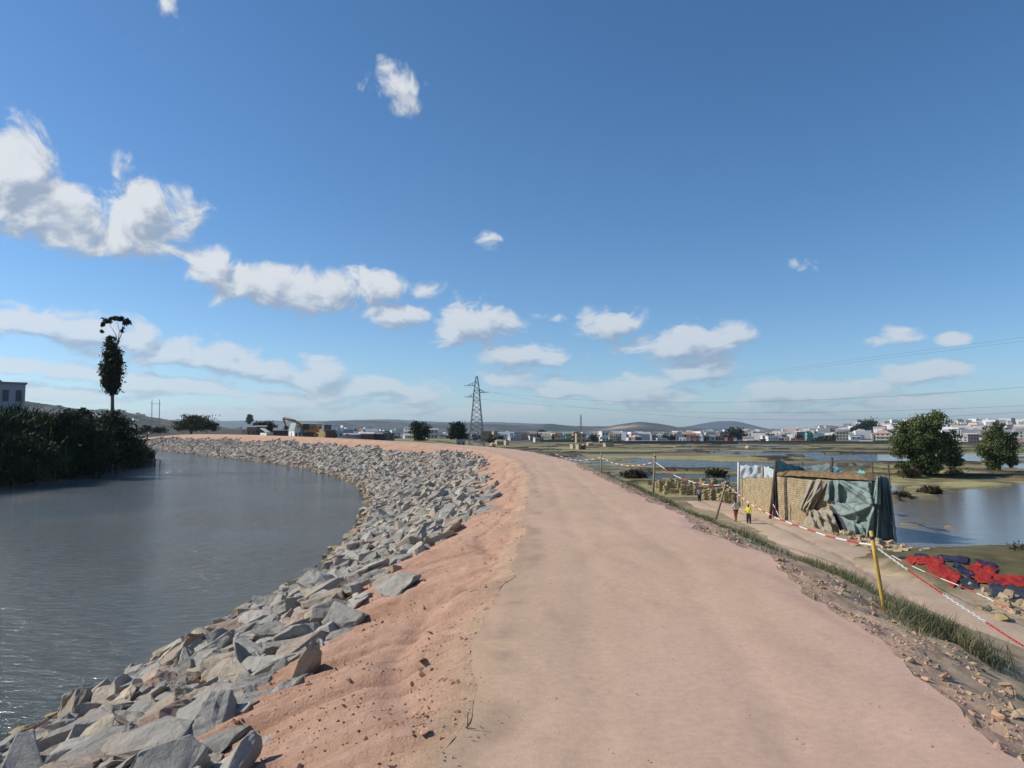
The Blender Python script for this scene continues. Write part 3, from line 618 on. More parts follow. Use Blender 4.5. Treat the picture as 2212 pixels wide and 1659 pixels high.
def leaf_mat(name, c1, c2, sc=1.2, rough=.7, tr=.25):
    m, nt, b = new_mat(name); L = nt.links.new
    geo = nd(nt, 'ShaderNodeNewGeometry'); n1 = nd(nt, 'ShaderNodeTexNoise', i_Scale=sc, i_Detail=4.0); L(geo.outputs['Position'], n1.inputs['Vector'])
    r = nd(nt, 'ShaderNodeValToRGB'); e = r.color_ramp.elements; e[0].position = .35; e[1].position = .65; e[0].color = (*c1, 1); e[1].color = (*c2, 1); L(n1.outputs['Fac'], r.inputs[0])
    a = nd(nt, 'ShaderNodeAttribute', attribute_name='Col'); mx = nd(nt, 'ShaderNodeMix', data_type='RGBA', blend_type='MULTIPLY'); mx.inputs[0].default_value = 1
    L(r.outputs[0], mx.inputs[6]); L(a.outputs['Color'], mx.inputs[7]); L(mx.outputs[2], b.inputs['Base Color']); b.inputs['Roughness'].default_value = rough; b.inputs['Specular IOR Level'].default_value = .25
    t = nd(nt, 'ShaderNodeBsdfTranslucent'); L(mx.outputs[2], t.inputs[0]); ms = nd(nt, 'ShaderNodeMixShader'); ms.inputs[0].default_value = tr
    L(b.outputs[0], ms.inputs[1]); L(t.outputs[0], ms.inputs[2]); L(ms.outputs[0], nt.nodes['Material Output'].inputs[0]); return m
m_grass = leaf_mat('slope_grass', (.11, .125, .065), (.21, .20, .11), 1.5)
n = 80000
s_ = s0+rng.random(n)**1.6*70; ii = np.clip(np.searchsorted(ss, s_), 0, NS-1)
cen = np.interp(D[ii, 3], [2, 6.5, 12, 17, 24, 40, 70], [1.25, 1.5, 2.3, 3.3, 3.6, 3.6, 3.0]); wid = np.interp(D[ii, 3], [2, 6.5, 14, 22, 70], [.28, .35, .75, 1.0, 1.2])
o_ = cen+rng.normal(0, 1, n)*wid*.62
o_ = np.clip(o_, .35, 9); x, y, z = right_pt(ii, o_); y = y+rng.uniform(-.05, .05, n)*np.maximum(1, D[ii, 3]*.12)
dens = fbm(x*.9, y*.45, 4, 321); keep = dens > .49
x, y, z = x[keep], y[keep], z[keep]; d_ = np.hypot(x, y); h_ = (.05+.15*rng.random(len(x)))*(.7+1.2*np.clip(dens[keep]-.42, 0, .3)/.15*.6)
gc = np.ones((len(x), 3))*(.75+.5*rng.random((len(x), 1))); dry = rng.random(len(x)) < .25; gc[dry] *= np.array([1.7, 1.45, 1.3])
blades('grass', np.stack([x, y, z-.01], 1), h_, m_grass, w=np.clip(.0018*d_*.16+.002, .003, .02), lean=.9, parent=sl, cols=gc)
# ------------------------------------------------------------- vegetation
m_bark = mk('bark', (.10, .075, .05), (.20, .16, .12), 6, .95, .6, 30, .03)
m_leafd = leaf_mat('dark_leaves', (.016, .026, .011), (.040, .054, .02), .9, tr=.15)
m_leafm = leaf_mat('mid_leaves', (.075, .10, .038), (.15, .17, .065), .7)
m_reed = leaf_mat('shaded_reed_leaves', (.009, .019, .007), (.024, .048, .015), .5, tr=.12)  # darkened so the leaf colour carries the shade on this side of the thicket
m_weed = leaf_mat('dark_weeds', (.03, .028, .014), (.085, .07, .035), .8)
m_dry = leaf_mat('dry_brush', (.12, .085, .045), (.20, .15, .08), .8)
def leafcloud(blobs, n, size, k=None, fill=.35, cs=.22, droop=0):
    """blobs: (x,y,z, rx,ry,rz, weight). Leaves sit in tufts spread through the crowns."""
    w = np.array([b[6] if len(b) > 6 else b[3]*b[4]*b[5] for b in blobs], float); w /= w.sum(); k = k or max(20, n//28)
    bi = rng.choice(len(blobs), k, p=w); B = np.array([b[:6] for b in blobs], float)[bi]
    d = rng.normal(size=(k, 3)); d /= np.linalg.norm(d, axis=1)[:, None]; r = (fill+(1-fill)*rng.random(k))[:, None]
    r *= (.82+.36*rng.random(k))[:, None]
    cen = B[:, :3]+d*r*B[:, 3:]; cr = B[:, 3:].mean(1)*cs*(.6+.8*rng.random(k)); ct = .75+.5*rng.random(k)
    ti = rng.integers(0, k, n); p = cen[ti]+np.clip(rng.normal(size=(n, 3)), -1.7, 1.7)*cr[ti][:, None]*np.array([1, 1, .7])
    a = rng.normal(size=(n, 3)); a /= np.linalg.norm(a, axis=1)[:, None]; b = rng.normal(size=(n, 3)); b -= (a*b).sum(1)[:, None]*a; b /= np.linalg.norm(b, axis=1)[:, None]
    s = (size*(.6+.8*rng.random(n)))[:, None]
    V = np.stack([p-a*s, p-b*s*.45, p+a*s, p+b*s*.45], 1).reshape(-1, 3)
    Fc = np.arange(4*n).reshape(-1, 4); C = np.repeat(np.stack([ct[ti]]*3, 1)*(.85+.3*rng.random((n, 1))), 4, axis=0)
    return V, Fc, C
def plant(name, label, cat, base, blobs, n, size, mat, trunks=(), group=None, part='crown', k=None, fill=.35, cs=.22, loose=None):
    root = empty(name, base, 0, label, cat, group); base = np.array(base)
    V, Fc, C = leafcloud([(b[0]-base[0], b[1]-base[1], b[2]-base[2])+tuple(b[3:]) for b in blobs], n, size, k, fill, cs)
    link(part, npmesh(part, V, Fc, mat, False, {'Col': C}), root)
    if trunks:
        mb = MB()
        for pts, r0, r1 in trunks:
            pts = [np.array(p)-base for p in pts]; rr = [r0+(r1-r0)*i/(len(pts)-1) for i in range(len(pts))]; mb.tube(pts, rr, 7)
        mb.build('trunk', m_bark, root, smooth=True)
    return root
def blob_px(px, py, rx, ry, Y, dy=None, w=None):
    p = P(px, py, Y); return (p[0], p[1], p[2], rx*Y/F, (dy or rx)*Y/F, ry*Y/F)+((w,) if w else ())
# tall gum tree on the left bank
Yt = 92; tb = P(113, 431, Yt); tb[2] = gz(tb[0], tb[1])-.2
bl = [blob_px(x*K, y*K, rx*K, ry*K, Yt) for x, y, rx, ry in [(241,828,16,20),(241,802,18,26),(244,768,15,25),(240,744,10,15),(228,808,8,15),(254,784,8,22),(218,790,3,14),(237,730,6,8),(244,843,9,11)]]
top = [blob_px(x*K, y*K, rx*K, ry*K, Yt, w=w) for x, y, rx, ry, w in [(231,694,9,6,.35),(245,688,8,4,.25),(260,690,7,5,.25),(273,694,7,8,.55),(223,701,4,5,.12),(220,717,4,4,.06),(264,713,3,5,.10),(252,689,6,4,.15)]]
wsum = sum(b[3]*b[4]*b[5] for b in bl); bl = [b+(b[3]*b[4]*b[5]/wsum*6.5,) for b in bl]; top = [b[:6]+(b[6]*.42,) for b in top]
q = lambda x, y: P(x*K, y*K, Yt)
plant('tall_tree', 'tall slender dark tree with bare upper limbs and flat top above the riverside reeds', 'tree', tb, bl+top, 19000, .17, m_leafd,
      [([tb, q(243,880), q(243,850), q(244,800), q(246,760), q(258,735)], .26, .09), ([q(244,760), q(254,742), q(262,722), q(272,697)], .09, .03), ([q(254,742), q(250,722), q(236,700)], .06, .02), ([q(255,738), q(258,715), q(252,692)], .05, .02), ([q(243,862), q(236,845), q(228,825)], .10, .03), ([q(244,840), q(255,815)], .08, .03)], fill=.05, cs=.3, k=1100)
# reed thicket along the left bank
n = 60000; yb = 30+rng.random(n)**1.0*118; back = rng.random(n)**1.1*24
hx = leftbank(yb)-back+.8; keep = np.ones(n, bool)
# height of the thicket follows the bank
hh = np.interp(yb, [30, 60, 80, 100, 112, 128, 150], [6.2, 6.6, 6.4, 6.0, 5.2, 3.2, 1.8])*np.clip(.45+back/5, .45, 1)*(.72+.6*fbm(yb/5, hx/5, 3, 401))
hx += rng.normal(0, .3, n)
gzv = ground_fn(hx, yb)[0]; base_ = np.maximum(gzv, WZ-.2)
frac = rng.random(n)**.7; pz = base_+hh*frac*.82; pl = np.stack([hx, yb, pz], 1)
cc_ = np.ones((n, 3))*(.55+.8*rng.random((n, 1))); yl = rng.random(n) < .10; cc_[yl] *= np.array([1.7, 1.5, 1.1]); br = fbm(yb/4, hx/4, 3, 402) > .56; cc_[br] *= np.array([1.1, .7, .8])
tagreed = blades('reed_thicket', pl, .7+1.1*rng.random(n), m_reed, w=.055+.05*rng.random(n), lean=1.1, label='dense dark green reeds and scrub crowding the left bank of the river', cat='reeds', cols=cc_)
def lbp(px, py, Y): return P(px, py, Y)
BUS = [('broad dark bush at the right end of the left bank thicket, below the tall tree', [(118,428,15,15),(130,448,14,14),(108,424,13,12),(118,450,16,16)], 86, .20, 9000),
 ('dark leafy bush overhanging the river at the tip of the left bank', [(134,462,8,10),(128,470,10,8),(139,455,5,6)], 104, .18, 3000),
 ('dark bush with a spiky palm-like top rising out of the reeds', [(85,412,7,5),(88,425,12,9),(80,430,10,8)], 88, .20, 2600),
 ('round bush in the reeds between the white building and the spiky bush', [(50,430,16,10),(62,425,10,8)], 84, .2, 2600),
 ('low spreading bush hanging over the river near the left edge of the picture', [(14,470,26,14),(30,476,14,9)], 66, .16, 3200),
 ('leafy bush in the middle of the left bank trailing into the water', [(70,468,20,12),(92,466,16,12)], 80, .18, 3600),
 ('rounded leafy bush at the top of the thicket halfway to the tall tree', [(66,420,16,11),(76,428,12,11),(56,430,12,10)], 78, .19, 3600),
 ('drooping leafy bush filling the bank just left of the tall tree', [(96,436,14,13),(86,444,13,12),(102,450,12,12)], 80, .19, 4200),
 ('wide leafy bush on the waterline in the left quarter of the thicket', [(38,452,20,13),(24,446,16,12),(50,460,14,11)], 68, .17, 4200),
 ('dark bush in front of the white building at the left edge', [(6,424,14,9),(22,430,12,8)], 72, .18, 2400)]
for lb_, bs, Y, sz, n in BUS:
    b0 = P(bs[0][0], 480, Y); b0[2] = max(WZ, gz(b0[0], b0[1]))
    plant('bush', lb_, 'bush', b0, [blob_px(x, y, rx, ry, Y) for x, y, rx, ry in bs], n, sz, m_leafd, [([b0, P(bs[0][0], bs[0][1]+3, Y)], .12, .05)], 'bushes along the left bank', 'foliage', fill=.15)
# trees on the plain
def tree_px(name, label, bx, by, Y, blobs, n, size, mat, r0=.3, extra=(), group=None, fill=.3, z=None, k=None):
    b = P(bx*K, by*K, Y); b[2] = gz(b[0], b[1]) if z is None else z
    c = [P(x*K, y*K, Y) for x, y, *_ in blobs]; tr = [([b, (b+c[0])/2+np.array([.1, 0, .2]), c[0]], r0, r0*.5)]+[([(b*.55+c[0]*.45), (b*.25+c[0]*.25+cc*.5), cc], r0*.55, r0*.15) for cc in c[1:]]
    return plant(name, label, 'tree', b, [blob_px(x*K, y*K, rx*K, ry*K, Y) for x, y, rx, ry in blobs], n, size, mat, tr, group, fill=fill, k=k)
tree_px('leafy_tree', 'large broad leafy tree on the grassy islet by the pond, fuller than its neighbour', 2003, 1022, 86,
 [(1990,960,40,45),(1965,940,32,34),(1995,918,34,22),(2020,905,26,16),(1945,965,20,26),(2040,950,26,28),(2060,985,22,24),(2010,990,34,24),(1975,985,28,22),(1985,1005,18,14),(2068,1000,14,14),(1998,1015,26,12),(1955,925,16,14)], 26000, .17, m_leafm, .38, fill=.25, k=620)
tree_px('leafy_tree', 'smaller leafy tree near the right edge, leaning beside the big one by the pond', 2157, 1010, 100,
 [(2160,965,30,28),(2150,940,20,22),(2155,918,14,10),(2175,985,22,18),(2130,972,20,16),(2185,1000,12,12),(2150,995,20,14),(2180,945,14,12),(2145,1012,14,10)], 14000, .17, m_leafm, .3, fill=.25, k=380)
for lb_, x, y, Y, rx, ry, mt in [('brown dry bush at the foot of the big leafy tree, on its left', 1960, 1022, 85, 18, 11, m_dry), ('tangled brown bush between the two leafy trees', 2065, 1024, 88, 26, 13, m_dry),
   ('rounded tan bush below the smaller leafy tree at the right', 2150, 1033, 90, 18, 12, m_dry), ('bright green shrub at the lower left of the big leafy tree', 1950, 1005, 84, 14, 7, m_leafm)]:
    b = P(x*K, (y+ry)*K, Y); b[2] = gz(b[0], b[1]); plant('shrub', lb_, 'bush', b, [blob_px(x*K, y*K, rx*K, ry*K, Y)], 1600, .13, mt, [([b, P(x*K, y*K, Y)], .08, .03)], 'shrubs under the two leafy trees', 'foliage', fill=.1)
tree_px('roadside_tree', 'dark round tree left of the pylon, farther from it than its twin', 909, 962, 235, [(908,928,20,18),(897,922,14,12),(917,940,11,12),(905,945,12,12)], 5000, .28, m_leafd, .4, group='two dark trees left of the pylon')
tree_px('roadside_tree', 'dark round tree standing beside the concrete ruin, next to the pylon', 988, 962, 225, [(988,930,18,18),(985,918,12,8),(1000,938,10,12),(980,942,10,12)], 5000, .28, m_leafd, .4, group='two dark trees left of the pylon')
tree_px('spreading_tree', 'wide flat-topped dark tree behind the start of the stone bank', 412, 935, 265, [(415,905,22,9),(440,912,24,12),(400,918,24,12),(460,922,16,9),(385,925,10,8),(425,922,30,9)], 7000, .32, m_leafd, .5, z=0)
tree_px('village_tree', 'dark bushy tree behind the grey sheds, left of the excavator', 570, 930, 210, [(570,920,22,8),(590,925,16,7),(556,924,10,6)], 2600, .3, m_leafd, .3, z=.5)
tree_px('village_tree', 'small round dark tree beside the twin power poles, nearer the river', 318, 938, 250, [(318,926,14,7),(345,929,16,6),(300,932,14,6)], 2600, .3, m_leafd, .3, z=-.5)
# dark clumps among the flooded fields
for lb_, x, y, rx, ry, in [('low dark clump of scrub between two flooded fields right of the road', 1368, 1026, 28, 9), ('dark tuft of weeds on the bund behind the brick stacks', 1548, 1022, 22, 7), ('small dark tuft of weeds on the bund, the one nearer the fence of sheets', 1640, 1023, 18, 6), ('dark tuft of weeds on the near bank of the pond at the right edge', 2215, 1200, 40, 22), ('dark grassy mound in the mud at the left tip of the pond', 1945, 1070, 22, 6), ('dark grassy mound on the near shore of the tree islet', 2010, 1060, 26, 6)]:
    b = Gd(x, y+ry, FZ); plant('weed_clump', lb_, 'weeds', b, [blob_px(x*K, y*K, rx*K, ry*K, b[1])], 1500, .002*b[1], m_weed, (), 'dark clumps in the flooded fields', 'foliage', fill=.1)
# ------------------------------------------------------------- metal, wood
m_steel = mk('galvanised_steel', (.10, .11, .12), (.17, .18, .19), 3, .6, 0)
m_wire = mk('cable', (.05, .05, .055), (.07, .07, .07), 3, .6, 0)
m_pole = mk('weathered_wood', (.28, .22, .14), (.42, .34, .22), 8, .9, .4, 40, .01)
m_yel = mk('yellow_bamboo', (.50, .30, .06), (.62, .40, .10), 10, .7, .3, 50, .005)
m_dwood = mk('dark_wood', (.06, .045, .035), (.13, .09, .06), 8, .9, .4, 40, .01)
m_conc = mk('concrete', (.30, .29, .27), (.40, .38, .35), 2, .9, .3, 20, .01)
# lattice pylon
def lattice(name, label, cx, pyb, pyt, Y, arms, wb, wt, nsec, r, yaw=.5, group=None):
    b = P(cx, pyb, Y); top = P(cx, pyt, Y); H = top[2]-b[2]; root = empty(name, b, yaw, label, 'pylon', group)
    def wd(h): return wb+(wt*1.25-wb)*min(1, h/(H*.66)) if h < H*.66 else wt*1.25+(wt*.25-wt*1.25)*((h-H*.66)/(H*.34))**1.6
    hs_ = [H*(1-(1-i/nsec)**1.0) for i in range(nsec+1)]; cs = [(-1, -1), (1, -1), (1, 1), (-1, 1)]
    for sx, sy in cs:
        MB().tube([(sx*wd(h)/2, sy*wd(h)/2, h) for h in hs_], r, 4).build('leg', m_steel, root)
    mb = MB()
    for i in range(nsec):
        w0, w1 = wd(hs_[i])/2, wd(hs_[i+1])/2
        for k in range(4):
            a, c = cs[k], cs[(k+1) % 4]
            mb.tube([(a[0]*w0, a[1]*w0, hs_[i]), (c[0]*w1, c[1]*w1, hs_[i+1])], r*.6, 3); mb.tube([(c[0]*w0, c[1]*w0, hs_[i]), (a[0]*w1, a[1]*w1, hs_[i+1])], r*.6, 3)
            if i % 2 == 0: mb.tube([(a[0]*w0, a[1]*w0, hs_[i]), (c[0]*w0, c[1]*w0, hs_[i])], r*.5, 3)
    mb.build('bracing', m_steel, root); tips = []
    for sd, pyv, ln in arms:
        h = P(cx, pyv, Y)[2]-b[2]; w = wd(h)/2; t = Vector((sd*ln, 0, h)); m2 = MB()
        for sy in (-1, 1):
            m2.tube([(sd*w, sy*w, h), t], r*.8, 3); m2.tube([(sd*w, sy*w, h+H*.045), t], r*.7, 3)
            for k in (.3, .6): m2.tube([Vector((sd*w, sy*w, h)).lerp(t, k), Vector((sd*w, sy*w, h+H*.045)).lerp(t, k)], r*.5, 3)
        arm = m2.build('cross_arm', m_steel, root); m3 = MB()
        for k in range(5): m3.tube([(sd*(ln+.25*k+.1), 0, h-.0), (sd*(ln+.25*k+.2), 0, h-.0)], r*1.6, 6)
        m3.build('insulator', m_steel, arm); tips.append(Matrix.Rotation(yaw, 3, 'Z') @ Vector((sd*(ln+1.3), 0, h))+Vector(b))
    return root, tips
pyl, tips = lattice('pylon', 'tall steel lattice pylon with three staggered arms beside the far bend of the road', 476.5, 449, 376, 255, [(-1, 385.5, 3.4), (1, 392.5, 3.2), (-1, 397, 3.4)], 5.6, 1.9, 15, .11, yaw=.15)
lattice('radio_mast', 'thin distant lattice mast among the town houses right of the pylon', 581, 436, 414, 900, [], 2.2, 1.4, 10, .14, yaw=.4)
# overhead lines: they run from the pylon past the right edge of the frame
def cable(label, pts, r=.018, group='overhead power lines'):
    P3 = np.array([P(x, y, Y) for x, y, Y in pts]); T = np.array([p[2] for p in pts], float)
    tt = np.linspace(T[0], T[-1], 40)
    q = []
    for a in range(3):
        co = np.polyfit(T, P3[:, a], min(2, len(pts)-1)); q.append(np.polyval(co, tt))
    c3 = [Vector(v) for v in np.stack(q, 1)]; o0 = c3[0].copy(); mb = MB().tube([p-o0 for p in c3], r, 4)
    return tag(mb.build('power_line', m_wire, None, o0), label, 'cable', group)
cable('third power line from the top, sagging in front of the clouds to the right edge', [(484, 391, 254), (749, 402, 160), (1024, 387.5, 116), (1150, 376, 100)], .017)
cable('fourth power line from the top, just above the lowest one', [(464, 397, 255), (749, 413, 160), (1024, 405, 116), (1150, 399, 100)], .016)
cable('lowest power line, crossing the top of the big leafy tree', [(464, 386, 255), (749, 420, 160), (1024, 410.5, 116), (1150, 403, 100)], .016)
cable('uppermost power line at the right edge, rising toward the corner', [(620, 395, 300), (749, 374, 200), (1024, 338.5, 128), (1150, 320, 108)], .013)
cable('second power line from the top, close under the uppermost', [(620, 397, 300), (749, 376, 200), (1024, 342.5, 128), (1150, 325, 108)], .013)
# twin pole structure
b = P(151.5, 432, 262); rt = empty('twin_pole', b, 0, 'pair of pale concrete power poles joined by a crossbar behind the river bend', 'power poles')
for px in (151.5, 159):
    p0 = P(px, 432, 262)-b; p1 = P(px+.6, 399.5, 262)-b; MB().tube([p0, p1], [.2, .12], 6).build('pole', m_conc, rt)
MB().tube([P(150.5, 403.5, 262)-b, P(161, 404.2, 262)-b], .07, 4).build('crossbar', m_steel, rt)
# ------------------------------------------------------------- wooden platform at the tip of the left bank
b = Gd(312, 1009, WZ); rt = empty('fishing_stage', b, .1, 'dark ramshackle wooden stage standing in the water at the tip of the left bank', 'jetty'); k = b[1]/F
for i in range(9): MB().box(((-10+i*2.2)*k, 1.0, 1.05), (1.8*k, 2.6, .06), 0, (0, random.gauss(0, .05))).build('plank', m_dwood, rt)
for x in (-9, -4, 1, 5, 9.6):
    for y in (0, 2): MB().tube([(x*k, y, -.8), (x*k+random.gauss(0, .06), y, 1.0 if x < 9 or y else 2.1)], .07, 5).build('post', m_dwood, rt)
for z in (.25, .55, .85): MB().box((0, -.03, z), (20*k, .05, .17)).build('rail', m_dwood, rt)
for i, x in enumerate((-8, -6, -3)): MB().tube([(x*k, -.05, .1), ((x+4)*k, -.08, 1.9)], .04, 4).build('leaning_pole', m_dwood, rt)
# ------------------------------------------------------------- chain on posts
def post(label, p0, p1, r, mat, group='posts carrying the red and white chain'):
    p0 = Vector(p0); p1 = Vector(p1); root = empty('marker_post', p0, 0, label, 'post', group)
    v = p1-p0; MB().tube([v*-.12, v*.3, v*.7, v], [r*1.05, r, r*.97, r*.92], 8).build('shaft', mat, root, smooth=True)
    t = v*.93; mb = MB(); mb.tube([t-v.normalized()*.02, t+v.normalized()*.02], r*1.25, 8); mb.build('tie', m_wire, root); return root
EY = 9.0
def on_slope(px, py):
    r = ray(px, py)
    for Yv in np.linspace(4, 90, 3000):
        p = np.array([0, 0, CAMZ])+r*(Yv/r[1]); i = int(np.argmin(np.abs(RY-p[1]))); o = (p[0]-RX[i])/max(.5, nr[i, 0])
        if o > 0 and p[2] < np.interp(o, PO, PZ)+Zc[i]: return p
    return None
pe = P(887, 626, EY); post('yellow bamboo post leaning at the road edge, nearest of the chain posts', pe, P(871, 531, EY-.05), .025, m_yel)
post('leaning brown post behind the three children, next beyond the yellow one', P(717, 515, 28), P(726.5, 481, 27.8), .045, m_pole)
post('tall straight grey post in front of the brick stacks', P(653.5, 489, 38), P(655, 454, 38), .055, m_pole)
post('grey post standing against the blue flooded field', P(601.5, 472, 60), P(601.2, 451, 60), .06, m_pole)
post('farthest short post where the road edge meets the fields', P(556.2, 460, 84), P(556, 452, 84), .07, m_pole)
m_red = mk('red_plastic', (.52, .03, .03), (.62, .05, .05), 10, .45, 0); m_white = mk('white_plastic', (.74, .73, .70), (.82, .81, .79), 10, .45, 0)
TOR = []
for a in range(10):
    for b_ in range(4): TOR.append((a/10*2*math.pi, b_/4*2*math.pi))
TF = np.array([[a*4+c, ((a+1) % 10)*4+c, ((a+1) % 10)*4+(c+1) % 4, a*4+(c+1) % 4] for a in range(10) for c in range(4)])
def chain(label, ctrl, seclen, links, thick, group='red and white chain spans'):
    T = np.linspace(0, 1, len(ctrl)); P3 = np.array([P(*c) for c in ctrl]); tt = np.linspace(0, 1, 400); Q = np.stack([np.polyval(np.polyfit(T, P3[:, a], min(3, len(ctrl)-1)), tt) for a in range(3)], 1)
    for a in (0, -1): Q[a] = P3[a]
    if len(ctrl) > 4: Q = np.stack([np.interp(tt, T, P3[:, a]) for a in range(3)], 1); kk = np.ones(31)/31; Q = np.stack([np.convolve(np.pad(Q[:, a], 15, 'edge'), kk, 'valid') for a in range(3)], 1)
    L_ = np.concatenate([[0], np.cumsum(np.linalg.norm(np.diff(Q, axis=0), axis=1))]); tot = L_[-1]; root = empty('plastic_chain', Q[0], 0, label, 'chain', group)
    at = lambda l: Vector([np.interp(l, L_, Q[:, a]) for a in range(3)])-Vector(Q[0]); ns = max(1, int(round(tot/seclen)))
    for s in range(ns):
        l0, l1 = tot*s/ns, tot*(s+1)/ns; mat = m_white if s % 2 == 0 else m_red
        if links:
            n = int((l1-l0)/.030); VV = []; FF = []
            for j in range(n):
                c = at(l0+(j+.5)*(l1-l0)/n); d = (at(l0+(j+.5)*(l1-l0)/n+.01)-c).normalized(); sd = d.cross(Vector((0, 0, 1))).normalized(); up = sd.cross(d)
                if j % 2: sd, up = up, sd
                for (u, v) in TOR:
                    rr = thick; p = c+d*(.022*math.cos(u)+rr*math.cos(v)*math.cos(u))+sd*(.0095*math.sin(u)+rr*math.cos(v)*math.sin(u))+up*(rr*math.sin(v)); VV.append(p[:])
                FF.append(TF+j*40)
            link('link_section', npmesh('link_section', VV, np.concatenate(FF), mat, True), root)
        else: MB().tube([at(l0+(l1-l0)*j/4) for j in range(5)], thick, 5).build('link_section', mat, root)
    return root
chain('nearest span of red and white chain, running from the yellow post to the right edge', [(873, 545, 9), (912, 573, 8.5), (953, 601, 8.05), (981, 619, 7.8), (1011, 638.5, 7.5), (1040, 656, 7.3), (1090, 688, 6.9), (1150, 725, 6.6)], .47, True, .0042)
chain('long span of red and white chain between the yellow post and the leaning brown one', [(726, 484.5, 28), (750, 504, 19.5), (778, 519, 15.2), (826, 536, 11.4), (858, 543, 9.7), (873, 545, 9)], .62, True, .0052)
chain('red and white chain span over the brick stacks, from brown post to grey post', [(655, 462, 38), (675, 476, 36), (697, 483.5, 33), (712, 485.5, 30.5), (726, 484.5, 28)], 1.0, False, .018)
chain('sagging span of red and white chain against the flooded field', [(601.4, 458, 60), (614, 463.5, 54), (629, 466, 48), (642, 465, 43), (655, 462, 38)], 1.1, False, .024)
chain('farthest span of red and white chain, dipping before the fields', [(556, 454, 84), (567, 459, 77), (579, 460.6, 70), (590, 459.8, 65), (601.4, 457.5, 60)], 1.4, False, .028)
chain('thin second red and white chain beyond the sandy path, above the red cloths', [(892, 555.5, 24), (930, 574, 21.5), (965, 588, 20), (1010, 610, 18)], .8, False, .012)
chain('short loose end of chain hanging beside the leaning dark pole of the shelter', [(773.2, 504.5, 41), (776.5, 511, 40), (780, 520, 39)], .6, False, .02)
# ------------------------------------------------------------- sandy path at the foot of the slope
pc = [Gd(x, y, -3.35)[:2] for x, y in [(2900, 1900), (2450, 1600), (2180, 1425), (2060, 1350), (1940, 1280), (1830, 1215), (1740, 1165), (1660, 1128), (1610, 1108), (1560, 1098), (1520, 1085)]]
pc = np.array(pc); Tn = np.linspace(0, len(pc)-1, 160); pcs = catmull(Tn, pc); tg = np.gradient(pcs, axis=0); tg /= np.linalg.norm(tg, axis=1)[:, None]; nn = np.stack([tg[:, 1], -tg[:, 0]], 1)
wv = np.linspace(-1, 1, 26); hw = np.interp(Tn, [0, 3, 5, 7, 10], [2.7, 2.5, 2.3, 2.3, 1.6])[:, None]+(fbm(Tn*1.5, Tn*0, 3, 501)-.5)[:, None]*1.0
X = pcs[:, 0][:, None]+nn[:, 0][:, None]*wv*hw; Y = pcs[:, 1][:, None]+nn[:, 1][:, None]*wv*hw
GHp = ground_fn(X, Y)[0]; Z = np.maximum(GHp, -3.40)+.07-.16*np.abs(wv[None])**4+(fbm(X*1.3, Y*1.3, 3, 502)-.5)*.06
Z -= .05*np.exp(-((wv[None]+.15+.1*np.sin(Tn[:, None]))/.06)**2)
c = (np.array([.50, .37, .265])*(.85+.3*fbm(X*1.1, Y*1.1, 4, 503))[..., None])
gr = np.exp(-((wv[None]+.15+.1*np.sin(Tn[:, None])+.04*(fbm(X*2, Y*2, 3, 504)-.5)*4)/.035)**2)[..., None]*.55; c = c*(1-gr)+np.array([.20, .12, .08])*gr
tag(link('path', npmesh('path', np.stack([X, Y, Z], -1).reshape(-1, 3), gridfaces(160, 26), mk('path_sand', (.88, .88, .88), (1.08, 1.08, 1.08), 7, .95, .4, 40, .02, attr='Col', spec=.12), True, {'Col': c.reshape(-1, 3)})), kind='structure')
# lumps of clay and broken stone along the far side of the path
items = []; _i = (rng.random(1800)*159).astype(int); _sd = np.abs(rng.normal(0, .8, 1800))+hw[_i, 0]*.92; _xy = pcs[_i]+nn[_i]*_sd[:, None]; _z = ground_fn(_xy[:, 0], _xy[:, 1])[0]
for k in range(1800):
    x, y = _xy[k]; sz = random.uniform(.03, .09)+.14*random.random()**6
    if y < 8: continue
    v = random.uniform(.8, 1.2); items.append((Vector((x, y, _z[k]+sz*.3)), UP, random.uniform(0, 6), (random.gauss(0, .4), random.gauss(0, .4)), (sz*1.2, sz, sz*.8), random.choice([(.42*v, .34*v, .21*v), (.36*v, .28*v, .18*v), (.40*v, .29*v, .2*v)])))
tag(scatter('clay_rubble', CLOD, items, m_clod), 'yellowish clay lumps strewn along the far edge of the sandy path', 'rubble')
def boulder(label, px, py, sz, col, yaw=0, tl=(0, 0)):
    b = G(px, py, FZ+.08); s = sz*b[1]/F; me = npmesh('boulder', PR_N[random.randrange(26)][0], PR_N[0][1], m_rock) if False else None
    V, Fc = PR_N[random.randrange(26)]; o = link('boulder', npmesh('boulder', V, Fc, m_rock)); o.matrix_local = Matrix.LocRotScale(Vector((b[0], b[1], b[2]+s*.25)), rot_of(UP, yaw, tl).to_quaternion(), Vector((s, s*.8, s*.9))); o.color = (*col, 1)
    return tag(o, label, 'boulder', 'boulders beside the sandy path')
tan_ = (.42, .34, .22); gry = (.34, .34, .34)
for a in [('grey angular boulder at the right edge, left of the pale slab', 985, 612, 9, gry, .4), ('pale tan slab of rock at the right edge below the black sheet', 1003, 621, 12, tan_, 1.2), ('grey block of rock behind the pale slab at the right edge', 1001, 607, 9, gry, 2.0),
          ('tan clay block beside the red cloths, tallest one there', 924, 572, 7, tan_, .2), ('low tan clay block just right of the yellow post', 888, 560, 6, tan_, .9), ('round tan boulder at the foot of the green tarpaulin', 834, 537, 5.5, tan_, .5),
          ('tan block lying between the path and the shelter, under the chain', 856, 546, 6, tan_, 1.4), ('greyish block left of the yellow post beyond the path', 866, 556, 5.5, tan_, 2.2), ('clay block in front of the tan block beside the red cloths', 913, 578, 5, tan_, .7)]: boulder(*a)
